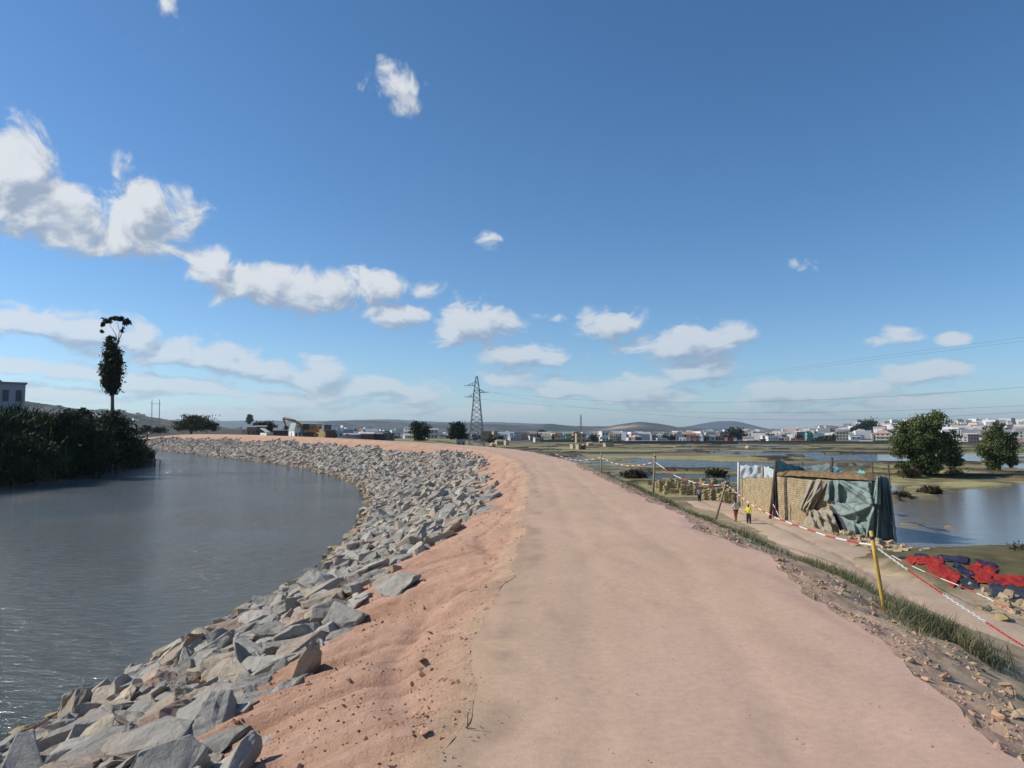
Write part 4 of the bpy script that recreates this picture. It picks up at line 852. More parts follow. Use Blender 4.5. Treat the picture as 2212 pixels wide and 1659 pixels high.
# ------------------------------------------------------------- mud brick wall shelter hung with tarpaulins
m_mud = mk('mud_brick', (.30, .235, .14), (.46, .37, .235), 2.2, .95, .7, 22, .04, spec=.1)
m_mudd = mk('mud_core', (.24, .185, .11), (.34, .27, .17), 3, .95, .5, 20, .03, spec=.1)
m_straw = mk('straw_and_soil', (.17, .10, .055), (.33, .23, .13), 5, .95, .9, 30, .08, spec=.1)
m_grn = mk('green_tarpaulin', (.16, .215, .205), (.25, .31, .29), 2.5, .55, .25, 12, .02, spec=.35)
m_dgr = mk('teal_and_shaded_green_tarpaulin', (.10, .14, .14), (.15, .20, .19), 2, .55, .25, 12, .02, spec=.35)  # darkened green for the screen's shaded end; also a real teal sheet
m_gry = mk('dusty_sacking', (.25, .225, .17), (.37, .33, .26), 3, .85, .4, 18, .02)
m_sht = mk('translucent_white_sheet', (.38, .43, .46), (.52, .57, .60), 2, .5, .2, 10, .02)
m_teal = mk('teal_sheet', (.05, .13, .16), (.10, .22, .25), 2, .5, .25, 10, .02)
m_blk = mk('dark_cloth_and_shade', (.025, .03, .04), (.06, .065, .08), 3, .7, .3, 15, .02)  # real dark cloth, and the sheets that stand in for trench shade
m_turq = mk('turquoise_sheet', (.12, .42, .42), (.2, .55, .52), 3, .5, .2, 10, .02)
kb = P(809, 527, 40)
def sheet3(fn, nu, nv): return [fn(i/(nu-1), j/(nv-1)) for i in range(nu) for j in range(nv)]
def clothmesh(name, fn, nu, nv, mat, parent, off, th=.015):
    V = np.array(sheet3(fn, nu, nv), float)-np.array(off); me = npmesh(name, V, gridfaces(nu, nv), mat, True); o = link(name, me, parent)
    md = o.modifiers.new('thickness', 'SOLIDIFY'); md.thickness = th; return o
def wallblock(label, A, B, ztA, ztB, depth, name='mud_brick_kiln', rows=14, roof=True):
    """wall running from ground point A to B (far to near); bricks are real courses on the face, set proud of a core"""
    A = np.array(A[:2]); B = np.array(B[:2]); L_ = np.linalg.norm(B-A); u = (B-A)/L_; nrm = np.array([-u[1], u[0]]); nrm = nrm if nrm[0] < 0 else -nrm
    zb = FZ+.05; root = empty(name, (*((A+B)/2), zb), 0, label, 'brick kiln', 'mud brick kilns beyond the path'); c0 = (A+B)/2
    mb = MB(); a3 = (*(A-c0), 0); ih = lambda p, d, z: (p[0]-c0[0]-nrm[0]*d, p[1]-c0[1]-nrm[1]*d, z)
    V = [ih(A, .06, -.3), ih(B, .06, -.3), ih(B, depth, -.3), ih(A, depth, -.3), ih(A, .06, ztA-zb-.02), ih(B, .06, ztB-zb-.02), ih(B, depth, ztB-zb-.02), ih(A, depth, ztA-zb-.02)]
    mb.add(V, [(3, 2, 1, 0), (4, 5, 6, 7), (0, 1, 5, 4), (1, 2, 6, 5), (2, 3, 7, 6), (3, 0, 4, 7)]).build('core', m_mudd, root)
    rz = math.atan2(u[1], u[0]); br = MB(); rh = .125; nb = 0; z = 0; r = 0
    while z < max(ztA, ztB)-zb-.02:
        s_ = -(r % 2)*.17
        while s_ < L_:
            w = random.uniform(.26, .36); s1 = min(s_+w, L_); s0_ = max(0, s_); zt = ztA+(ztB-ztA)*(s1/L_)-zb
            if z+rh < zt and s1-s0_ > .06:
                sag = .03*math.sin(s_*.8+1); p = A-c0+u*(s0_+s1)/2-nrm*(.03+random.gauss(0, .006)); br.box((p[0], p[1], z+rh/2+sag), (s1-s0_-.012, .12, rh-.014), rz+random.gauss(0, .015))
            s_ += w
        z += rh; r += 1
    tag(br.build('brickwork', m_mud, root), kind='stuff')
    if roof:
        nU = 60
        def rf(a, b_):
            p = A+(B-A)*a-nrm*(-.18+b_*(depth+.3)); zz = ztA+(ztB-ztA)*a; ed = min(b_, 1-b_, a*2, (1-a)*2)
            return (p[0], p[1], zz+.02+.26*min(1, ed*6+.0)+.10*float(fbm(np.array(p[0]*3), np.array(p[1]*3), 3, 520)))
        o = link('roof_layer', npmesh('roof_layer', np.array(sheet3(rf, nU, 10))-np.array([c0[0], c0[1], zb]), gridfaces(nU, 10), m_straw, False), root)
    return root, A, B, u, nrm, c0, zb
zt = lambda px, py, Y: float(P(px, py, Y)[2])
# far block and near block
A1 = P(741, 500, 51); B1 = P(775, 513, 43.2); wallblock('far tan mud brick block with straight flat top, behind the leaning dark pole', A1, B1, zt(741, 477.5, 51), zt(775, 477.5, 43.2), 2.2, roof=False)
A2 = P(778, 516, 42.8); B2 = P(872, 538, 35.6)
R2 = wallblock('near mud brick block topped with brown straw and half covered by tarpaulins', A2, B2, zt(778, 476, 42.8), zt(872, 481.5, 35.6), 1.2)
A, B, u, nrm, c0, zb = R2[1:]
LW = np.linalg.norm(B-A)
def onwall(px, py, out=0.0):
    """point on the face plane of the near block seen at a pixel, pushed out by some metres"""
    r = ray(px, py); o_ = np.array([0, 0, CAMZ]); nv = np.array([nrm[0], nrm[1], 0]); a3 = np.array([A[0]+nrm[0]*out, A[1]+nrm[1]*out, 0]); t = np.dot(a3-o_, nv)/np.dot(r, nv); return o_+r*t
def C5(x, y): return ((2900+x*.36166)/4, (1750+y*.36166)/4)
def tarp(name, label, quad, mat, folds, out=.16, nu=46, nv=40, cat='tarpaulin', amp=.10, seedn=0, pl=None, waist=None):
    """quad: corners (crop coordinates) top-left, top-right, bottom-left, bottom-right; folds: (u0,v0,u1,v1,width,height)"""
    cs = [C5(*q_) for q_ in quad]
    def fn(a, b_):
        x = (cs[0][0]*(1-a)+cs[1][0]*a)*(1-b_)+(cs[2][0]*(1-a)+cs[3][0]*a)*b_; y = (cs[0][1]*(1-a)+cs[1][1]*a)*(1-b_)+(cs[2][1]*(1-a)+cs[3][1]*a)*b_
        y += 1.2*(float(vn(np.array(a*7.), np.array(seedn*1.), 530))-.5)*(1 if b_ > .9 or b_ < .05 else 0)*2
        if waist: x += (waist[0]-a)*waist[1]*math.exp(-((b_-waist[2])/.13)**2)
        h = amp*(float(fbm(np.array(a*6+b_*1.5), np.array(b_*1.4+a*.5), 4, 531+seedn))-.5)*2.2
        for (u0, v0, u1, v1, wd, hh) in folds:
            du, dv = u1-u0, v1-v0; ll = du*du+dv*dv; t = max(0, min(1, ((a-u0)*du+(b_-v0)*dv)/ll)); dd = math.hypot(a-u0-du*t, b_-v0-dv*t); h += hh*math.exp(-(dd/wd)**2)
        h *= .35+.65*min(1, b_*5)
        return (pl or onwall)(x, y, out+max(-.1, h))
    p0 = fn(.5, .5); off = np.array([p0[0], p0[1], p0[2]]); V = np.array(sheet3(fn, nu, nv)); o = link(name, npmesh(name, V-off, gridfaces(nu, nv), mat, True), None, off)
    md = o.modifiers.new('thickness', 'SOLIDIFY'); md.thickness = .012; return tag(o, label, cat, 'tarpaulins hung on the near kiln')
tarp('sacking_cover', 'grey brown sacking bunched over the lower left of the near kiln', [(905, 800), (1180, 800), (860, 1000), (1290, 1085)], m_gry, [(.1, 0, .35, 1, .05, .22), (.4, 0, .55, 1, .05, .2), (.7, .1, .8, 1, .06, .25), (.5, .3, 1, .6, .06, .2)], .30, amp=.2, seedn=3)
tarp('sacking_cover', 'torn grey sacking draped up the corner of the near kiln, above the bunched one', [(930, 470), (1140, 470), (820, 790), (960, 830)], m_gry, [(.2, 0, .1, 1, .06, .2), (.6, 0, .6, 1, .07, .22), (.8, .3, .3, .9, .06, .2)], .2, amp=.2, seedn=5)
tarp('green_tarpaulin', 'pale green tarpaulin with sweeping folds across the front of the near kiln', [(1140, 480), (1620, 478), (1090, 700), (1640, 740)], m_grn, [(.02, 0, .1, 1, .03, .3), (.22, 0, .3, 1, .035, .35), (.12, 0, .16, 1, .03, -.25), (.3, .1, .95, .95, .05, .3), (.35, .0, 1, .6, .05, -.2), (.9, 0, .97, 1, .04, .3)], .16, amp=.12, seedn=7)
tarp('green_tarpaulin', 'lower half of green tarpaulin gathered to a knot and hanging ragged to the ground', [(1150, 700), (1650, 735), (1290, 900), (1640, 1125)], m_grn, [(.9, .05, .1, .7, .06, .35), (.95, .1, .5, .9, .05, -.25), (.98, .1, .8, 1, .05, .3), (.3, .1, .6, .5, .07, .25)], .22, amp=.16, seedn=9)
tarp('green_tarpaulin', 'small triangle of green tarpaulin trailing on the ground left of the knot', [(1290, 880), (1560, 1000), (1400, 1120), (1570, 1085)], m_grn, [(.5, 0, .3, 1, .08, .25), (.8, 0, .9, 1, .06, .2)], .3, nu=24, nv=20, amp=.14, seedn=11)
tarp('dark_sheet', 'dark sheet hung behind the gathered green tarpaulin', [(1150, 760), (1640, 780), (1260, 1120), (1650, 1150)], m_blk, [(.3, 0, .5, 1, .06, .08)], .10, nu=24, nv=20, amp=.05, seedn=13)  # near-black sheet set just behind the green folds
# end screen facing the camera, tied to a pole at each side
e0 = onwall(*C5(1690, 800)); 
def endpl(x, y, out=0): return P(x, y, e0[1]-out)
tarp('shade_toned_tarpaulin', 'tall green tarpaulin, shade painted in, screening the near end of the kiln beside the pond', [(1700, 425), (1825, 440), (1672, 1130), (1905, 1160)], m_dgr, [(.08, 0, .05, 1, .05, .30), (.3, 0, .6, 1, .05, .18), (.55, .2, .95, 1, .05, .2), (.9, 0, .9, 1, .05, .22)], .05, amp=.12, seedn=15, pl=endpl)  # end shade is put into the colour, a darkened copy of the green
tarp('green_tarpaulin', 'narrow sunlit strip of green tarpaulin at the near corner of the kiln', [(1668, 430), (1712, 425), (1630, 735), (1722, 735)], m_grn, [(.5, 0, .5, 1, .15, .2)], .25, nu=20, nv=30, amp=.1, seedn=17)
def pole5(label, x0, y0, x1, y1, Y, r=.05, mat=None, name='shelter_pole', Y1=None):
    p0 = Vector(P(*C5(x0, y0), Y)); p1 = Vector(P(*C5(x1, y1), Y1 or Y)); p0.z = min(p0.z, FZ+.1) if y0 < 500 else p0.z; root = empty(name, p0, 0, label, 'pole', 'poles around the kilns'); v = p1-p0
    MB().tube([v*-.03, v*.5, v], [r*1.1, r, r*.85], 7).build('shaft', mat or m_pole, root, smooth=True)
pole5('stout dark pole leaning at the gap between the two kiln blocks', 503, 878, 565, 250, 42.0, .085, m_dwood)
pole5('thin brown pole leaning against the stout dark one', 540, 880, 528, 600, 41.7, .04, m_dwood)
pole5('straight white pole at the left end of the far kiln block', 150, 705, 150, 275, 50.5, .085, mk('white_pole', (.55, .56, .55), (.68, .68, .66), 5, .7, 0))
pole5('reddish pole rising behind the near kiln, right of its middle', 1165, 470, 1185, 222, 47, .10, m_dwood)
pole5('thin pole behind the kiln between the turquoise scrap and the screen', 1640, 440, 1628, 268, 38, .05, m_dwood)
pole5('slender pole just beyond the darkened green screen', 1812, 440, 1808, 300, 42, .06, m_dwood)
pole5('short pole holding the white sheet', 412, 440, 412, 300, 49, .06, m_pole)
pole5('short pole between the two teal sheets', 860, 400, 858, 262, 50, .05, m_dwood)
tarp('hanging_cloth', 'narrow blue black cloth hanging beside the stout dark pole', [(548, 385), (572, 380), (528, 870), (598, 885)], m_blk, [(.5, 0, .5, 1, .15, .1)], .05, nu=12, nv=30, amp=.06, seedn=19, pl=lambda x, y, out=0: P(x, y, 42.2-out))
def fence(label, quad, mat, Y0, Y1, seedn, folds=()):
    cs = [C5(*q_) for q_ in quad]
    def pl(x, y, out=0):
        t = (x-cs[0][0])/(cs[1][0]-cs[0][0]); return P(x, y, (Y0+(Y1-Y0)*t)-out)
    o = tarp('screen_sheet', label, quad, mat, [(.2, 0, .6, 1, .12, .08), (.7, 0, .9, 1, .1, .08)]+list(folds), 0, nu=26, nv=14, amp=.12, seedn=seedn, pl=pl, cat='sheet'); o['group'] = 'sheets on poles behind the kilns'
fence('whitish sheet stretched on poles above the far kiln block, left piece', [(168, 300), (412, 312), (168, 445), (412, 445)], m_sht, 50, 49, 21)
fence('whitish sheet with a slanting top edge, just left of the stout dark pole', [(425, 305), (545, 360), (425, 445), (548, 445)], m_sht, 49, 47, 23)
fence('dark teal sheet directly right of the stout dark pole', [(568, 250), (860, 330), (568, 385), (862, 392)], m_teal, 47, 50, 25)
fence('lighter teal sheet behind the straw topped kiln, left of the reddish pole', [(862, 325), (1165, 290), (862, 396), (1165, 408)], m_dgr, 50, 47, 27)
fence('small teal sheet right of the reddish pole', [(1185, 318), (1300, 345), (1185, 400), (1300, 410)], m_teal, 47, 46, 29)
fence('bright turquoise scrap of sheet peaking over the kiln roof', [(1490, 355), (1530, 372), (1420, 440), (1600, 455)], m_turq, 40, 39.5, 31)
fence('pale whitish sheet lying low behind the kiln roof beside the turquoise scrap', [(1300, 385), (1430, 420), (1300, 425), (1560, 450)], m_sht, 43, 40, 33)
# ------------------------------------------------------------- stacks of drying bricks
def brick_stack(px, py0, py1, wpx, label, gap=False):
    b = G(px, py1, FZ+.06); k = b[1]/F; H = (py1-py0)*k; Wd = wpx*k; mb = MB(); z = 0; a0 = random.uniform(-.3, .3); lay = 0
    while z < H:
        h = .12
        for row in range(2):
            n = max(1, int(Wd/.23))
            for i in range(n):
                if random.random() < .06 and z > H*.6: continue
                mb.box(((i-(n-1)/2)*Wd/n+random.gauss(0, .02)+(.04 if lay % 2 else -.04), row*.25+random.gauss(0, .02), z+h/2), (Wd/n*.86, .21, h*.86), random.gauss(0, .12))
        z += h; lay += 1
    o = mb.build('brick_stack', m_brk, None, b); o.rotation_euler = (0, 0, a0); return tag(o, label, 'brick stack', 'stacks of clay bricks drying beside the water')
m_brk = mk('drying_clay_brick', (.30, .235, .12), (.47, .385, .21), 4, .95, .4, 20, .02, spec=.1)
C4 = lambda x, y: ((2200+x*.36166)/4, (1600+y*.36166)/4)
SL = []
for x, y0, y1, w in [(1105,893,945,60),(1195,903,985,60),(1265,893,990,34),(1305,888,985,34),(1345,880,960,36),(1305,960,1030,34),(1360,985,1042,80),(1425,890,1000,50),(1415,995,1035,40),(1482,893,1040,50),(1525,890,985,36),(1575,898,1010,56),(1560,1000,1050,44),(1625,920,1010,50),(1690,872,960,40),(1732,905,985,56),
 (1728,1000,1130,60),(1820,880,960,44),(1800,925,985,36),(1850,905,960,50),(1890,920,985,44),(1935,930,1010,50),(1965,905,1000,56),(1950,1020,1150,60),(2040,1040,1150,60),(2062,985,1050,50),(1780,960,1010,40),(1855,985,1015,150),(1655,1000,1050,40),(1240,950,1000,40),(1465,985,1040,30)]:
    p0 = C4(x, y0); p1 = C4(x, y1); SL.append((p0[0], p0[1], p1[1], w*.36166/4))
for k in range(26):
    x = 660+k*2.9+random.uniform(-1, 1); yb_ = 493+max(0, (x-690))*.25+random.uniform(-3, 3)
    SL.append((x, yb_-random.uniform(7, 12), yb_, random.uniform(3, 5.5)))
SL.sort(key=lambda s_: s_[0])
for i, (px, a, b_, w) in enumerate(SL):
    hgt = 'tall' if b_-a > 11 else 'low' if b_-a < 7 else 'middling'; wdt = 'wide' if w > 6 else 'narrow' if w < 4 else 'squarish'
    pos = 'left of the grey post' if px < 653 else 'right of the grey post' if px < 700 else 'left of the brown post' if px < 724 else 'by the white pole'
    same = [j for j, q_ in enumerate(SL) if (('tall' if q_[2]-q_[1] > 11 else 'low' if q_[2]-q_[1] < 7 else 'middling') == hgt and ('wide' if q_[3] > 6 else 'narrow' if q_[3] < 4 else 'squarish') == wdt and ((q_[0] < 653), (q_[0] < 700), (q_[0] < 724)) == ((px < 653), (px < 700), (px < 724)))]
    od = '' if len(same) == 1 else ['first', 'second', 'third', 'fourth', 'fifth', 'sixth', 'seventh', 'eighth', 'ninth', 'tenth', 'eleventh', 'twelfth', 'thirteenth', 'fourteenth', 'fifteenth', 'sixteenth', 'seventeenth', 'eighteenth', 'nineteenth', 'twentieth'][same.index(i)]+' from the left of the '
    brick_stack(px, a, b_, w, (od+hgt+' '+wdt+(' brick stacks ' if od else ' stack of clay bricks ')+pos))
# ------------------------------------------------------------- cloths laid out to dry on the bank
m_rc = mk('red_cloth', (.28, .018, .014), (.44, .04, .026), 2.2, .85, .4, 18, .03); m_nc = mk('navy_cloth', (.018, .018, .045), (.045, .04, .085), 3, .85, .4, 18, .03)
C7 = lambda x, y: ((3300+x*.3917)/4, (2050+y*.3917)/4)
hm_x, hm_y = 17.6, 26.2
# low bank the cloths lie on
bp_ = [C7(*q_) for q_ in [(760, 440), (2600, 380), (760, 700), (2600, 900)]]
def bankz(x, y): return FZ+.10+.55*math.exp(-((y-27.2-.25*(x-17))/2.6)**2)*float(sst(12.6, 15, x))+.12*(float(fbm(np.array(x*1.5), np.array(y*1.5), 3, 540))-.5)
nu, nv = 90, 50; Vb = []; 
for i in range(nu):
    for j in range(nv):
        x = 12.2+18*i/(nu-1); y = 19.5+14*j/(nv-1)+.2*(x-17); zz = bankz(x, y)-.35*(1-min(1, min(i, nu-1-i, j, nv-1-j)/5)); Vb.append((x, y, zz))
nb = np.array(Vb); n1 = fbm(nb[:, 0]*1.2, nb[:, 1]*1.2, 4, 541)[:, None]; cb = np.array([.07, .065, .032])*(1-n1)+np.array([.19, .16, .08])*n1
tb2 = sst(25.2, 22.8, nb[:, 1]-.2*(nb[:, 0]-17)+1.6*(n1[:, 0]-.5))[:, None]; tb2 = np.maximum(tb2, sst(14.6, 13.4, nb[:, 0]+1.5*(n1[:, 0]-.5))[:, None]); cb = cb*(1-tb2)+np.array([.42, .32, .21])*(.8+.4*n1)*tb2
tag(link('mud_bank', npmesh('mud_bank', Vb, gridfaces(nu, nv), m_ground, True, {'Col': cb})), kind='structure')
def bank_hit(px, py):
    r = ray(px, py)
    for Yv in np.linspace(18, 40, 1200):
        p = np.array([0, 0, CAMZ])+r*(Yv/r[1])
        if p[2] < bankz(p[0], p[1]): return p
    return np.array([0, 0, CAMZ])+r*(30/r[1])
def drying(label, cx, cy, w, h, rot, mat, seedn):
    ce = bank_hit(*C7(cx, cy)); ex = bank_hit(*C7(cx+w/2*math.cos(rot), cy+w/2*math.sin(rot)))-ce; ey = bank_hit(*C7(cx-h/2*math.sin(rot), cy+h/2*math.cos(rot)))-ce
    def fn(a, b_):
        wx = .5*(float(vn(np.array(a*4.5), np.array(b_*4.5), 550+seedn))-.5); x = ce[0]+ex[0]*(2*a-1+wx)+ey[0]*(2*b_-1+wx); y = ce[1]+ex[1]*(2*a-1+wx)+ey[1]*(2*b_-1-wx); return (x, y, bankz(x, y)+.03+.15*abs(float(fbm(np.array(x*5), np.array(y*3.2), 3, 551+seedn))-.45))
    V = np.array(sheet3(fn, 34, 24)); o = link('drying_cloth', npmesh('drying_cloth', V-ce, gridfaces(34, 24), mat, True), None, ce); m_ = o.modifiers.new('thickness', 'SOLIDIFY'); m_.thickness = .02; tag(o, label, 'cloth', 'cloths laid out to dry on the bank')
for a in [('small red cloth at the left end of the drying cloths', 880, 480, 110, 90, .5, m_rc), ('bright red cloth spread behind the tan clay block', 1070, 490, 270, 90, .08, m_rc), ('long red cloth running down the bank right of the tan clay block', 1200, 600, 400, 150, .62, m_rc),
          ('rumpled red cloth with a raised hump, in the middle of the right hand group', 1600, 620, 250, 180, .3, m_rc), ('long red cloth reaching to the right edge of the picture', 1830, 700, 560, 110, .12, m_rc), ('navy cloth at the far left, behind the small red one', 800, 465, 110, 32, .3, m_nc),
          ('wide navy cloth along the top of the bank', 1300, 480, 330, 60, .2, m_nc), ('slim navy cloth lying between the two red groups', 1410, 600, 250, 60, .62, m_nc), ('navy cloth at the upper right near the water', 1640, 535, 230, 35, .35, m_nc), ('navy cloth tucked between the first two red ones', 985, 445, 130, 26, .1, m_nc)]:
    drying(*a, seedn=int(abs(a[1])))
for lb_, x, y, w, h, r_ in [('added black plastic sheet standing in for the shaded trench below the red cloths, left one', 1480, 745, 190, 90, .1), ('large added black plastic sheet standing in for trench shade at the right edge', 1880, 830, 430, 150, .2)]:
    ce = bank_hit(*C7(x, y)); drying(lb_, x, y, w, h, r_, m_blk, 5)  # black sheets put in for the shade of a trench in the bank
for o in [o for o in bpy.data.objects if o.name.startswith('drying_cloth') and 'black plastic' in o.get('label', '')]: o.name = 'trench_shade_sheet'; o['category'] = 'shade stand-in'; o['group'] = 'sheets standing in for trench shade on the bank'
# ------------------------------------------------------------- people
m_skin = mk('skin', (.09, .05, .03), (.13, .075, .045), 5, .6, 0); m_hair = mk('hair', (.012, .01, .01), (.02, .018, .015), 5, .6, 0)
def skinmesh(name, verts, edges, rad, mat, parent, root=0, sub=1):
    me = bpy.data.meshes.new(name); me.from_pydata(verts, edges, []); o = bpy.data.objects.new(name, me); COL.objects.link(o)
    o.modifiers.new('s', 'SKIN'); sv = me.skin_vertices[0].data
    for i, r in enumerate(rad): sv[i].radius = (r, r) if not hasattr(r, '__len__') else r; sv[i].use_root = (i == root)
    s_ = o.modifiers.new('d', 'SUBSURF'); s_.levels = s_.render_levels = sub
    dg = bpy.context.evaluated_depsgraph_get(); m2 = bpy.data.meshes.new_from_object(o.evaluated_get(dg)); o.modifiers.clear(); o.data = m2; m2.materials.clear(); m2.materials.append(mat)
    m2.polygons.foreach_set('use_smooth', [True]*len(m2.polygons)); o.parent = parent; return o
def person(label, px, py, hpx, yaw, arms, top, bottom, topmat, botmat, lean=0, Y=None):
    b = G(px, py, FZ+.14) if Y is None else P(px, py, Y); s = hpx*b[1]/F/1.7; root = empty('person', b, yaw, label, 'person', 'children standing on the path')
    J = {'pel': (0, 0, .92), 'wai': (0, .01, 1.05), 'che': (0, lean*.3, 1.28), 'nek': (0, lean*.5, 1.46), 'hd': (0, lean*.55, 1.56), 'hd2': (0, lean*.6, 1.67)}
    V = list(J.values()); R = [(.13, .10), (.115, .085), (.15, .10), .05, .085, .075]; E = [(0, 1), (1, 2), (2, 3), (3, 4), (4, 5)]; V.append((0, lean*.55+.09, 1.575)); R.append(.02); E.append((4, 6))
    hands = []
    for sd in (-1, 1):
        el_, wr = arms[0 if sd < 0 else 1]; i = len(V); V += [(sd*.17, lean*.45, 1.40), (sd*.20+el_[0]*sd, lean*.4+el_[1], el_[2]), (sd*.20+wr[0]*sd, lean*.4+wr[1], wr[2])]; R += [.055, .042, .030]; E += [(2, i), (i, i+1), (i+1, i+2)]
        w = Vector(V[-1]); d = (w-Vector(V[-2])).normalized(); V.append(tuple(w+d*.07)); R.append((.035, .02)); E.append((i+2, i+3)); sdv = d.cross(Vector((0, 1, .1))).normalized()
        for f_ in range(5): V.append(tuple(w+d*(.13+.02*(f_ in (1, 2))-(.05 if f_ == 4 else 0))+sdv*((f_-1.5)*.018 if f_ < 4 else .06))); R.append(.009); E.append((i+3, len(V)-1))
    for sd in (-1, 1):
        i = len(V); st_ = .05*sd; V += [(sd*.09, 0, .86), (sd*.10, .02+st_, .48), (sd*.10, -.01+st_, .09), (sd*.11, .14+st_, .03)]; R += [.085, .058, .040, .03]; E += [(0, i), (i, i+1), (i+1, i+2), (i+2, i+3)]
    V = [tuple(c*s for c in v) for v in V]; R = [(r*s if not hasattr(r, '__len__') else (r[0]*s, r[1]*s)) for r in R]; skinmesh('body', V, E, R, m_skin, root)
    # clothes: looser copies of trunk and limbs
    tv = [(0, .0, .90), (0, .01, 1.08), (0, lean*.3, 1.28), (0, lean*.45, 1.43)]; tr = [(.17, .135), (.155, .12), (.18, .135), (.075, .07)]; te = [(0, 1), (1, 2), (2, 3)]
    for sd in (-1, 1):
        el_, wr = arms[0 if sd < 0 else 1]; i = len(tv); tv += [(sd*.18, lean*.45, 1.395), (sd*.20+el_[0]*sd, lean*.4+el_[1], el_[2])]; tr += [.075, .062]; te += [(2, i), (i, i+1)]
        if top == 'long': tv.append((sd*.20+wr[0]*sd, lean*.4+wr[1], wr[2])); tr.append(.05); te.append((i+1, i+2))
    skinmesh('top', [tuple(c*s for c in v) for v in tv], te, [(r*s if not hasattr(r, '__len__') else (r[0]*s, r[1]*s)) for r in tr], topmat, root)
    bv = [(0, 0, .96)]; brd = [(.155, .125)]; be = []
    for sd in (-1, 1):
        i = len(bv); st_ = .05*sd; bv += [(sd*.09, 0, .86), (sd*.10, .02+st_, .50)]; brd += [.115, .10]; be += [(0, i), (i, i+1)]
        if bottom == 'long': bv.append((sd*.10, -.01+st_, .12)); brd.append(.06); be.append((i+1, i+2))
    skinmesh('trousers' if bottom == 'long' else 'shorts', [tuple(c*s for c in v) for v in bv], be, [(r*s if not hasattr(r, '__len__') else (r[0]*s, r[1]*s)) for r in brd], botmat, root)
    skinmesh('hair', [(0, (lean*.55-.03)*s, 1.60*s), (0, (lean*.6-.02)*s, 1.70*s)], [(0, 1)], [.10*s, .085*s], m_hair, root)
    return root
down = ((.03, -.02, 1.14), (.04, .04, .90)); bent = ((.05, .02, 1.14), (-.06, .22, 1.08)); hip = ((.12, -.05, 1.16), (.0, .02, .98))
cm = lambda n_, a, b_: mk(n_, a, b_, 6, .85, .2, 30, .01)
person('child in a yellow long sleeved top and dark trousers, nearest the camera', 749, 525, 20.5, 2.0, (down, bent), 'long', 'long', cm('yellow_top', (.62, .55, .03), (.75, .68, .06)), cm('dark_trousers', (.03, .03, .045), (.05, .05, .06)), .05)
person('child in a white T-shirt and red shorts beside the one in yellow', 736, 521.5, 20.5, .3, (hip, hip), 'short', 'short', cm('white_shirt', (.55, .54, .52), (.68, .67, .66)), cm('red_shorts', (.42, .06, .04), (.5, .1, .07)))
person('child in a blue grey top with dark trousers, farther off by the brick stacks', 699.5, 502.5, 14.5, -.2, (down, down), 'long', 'long', cm('blue_grey_top', (.20, .25, .28), (.30, .35, .38)), cm('black_trousers', (.02, .02, .025), (.04, .04, .045)), .08)
# stick upright in the road edge and a few twigs
b = G(467.5, 729, .0); rt = empty('stick', b, 0, 'small thin stick poking out of the left edge of the road', 'stick'); MB().tube([(0, 0, -.02), (.0, 0, .05), (.003, .0, .098)], .003, 5).build('twig', m_dwood, rt); MB().tube([(0, 0, .005), (.05, -.01, .006)], .0025, 4).build('twig', m_dwood, rt)
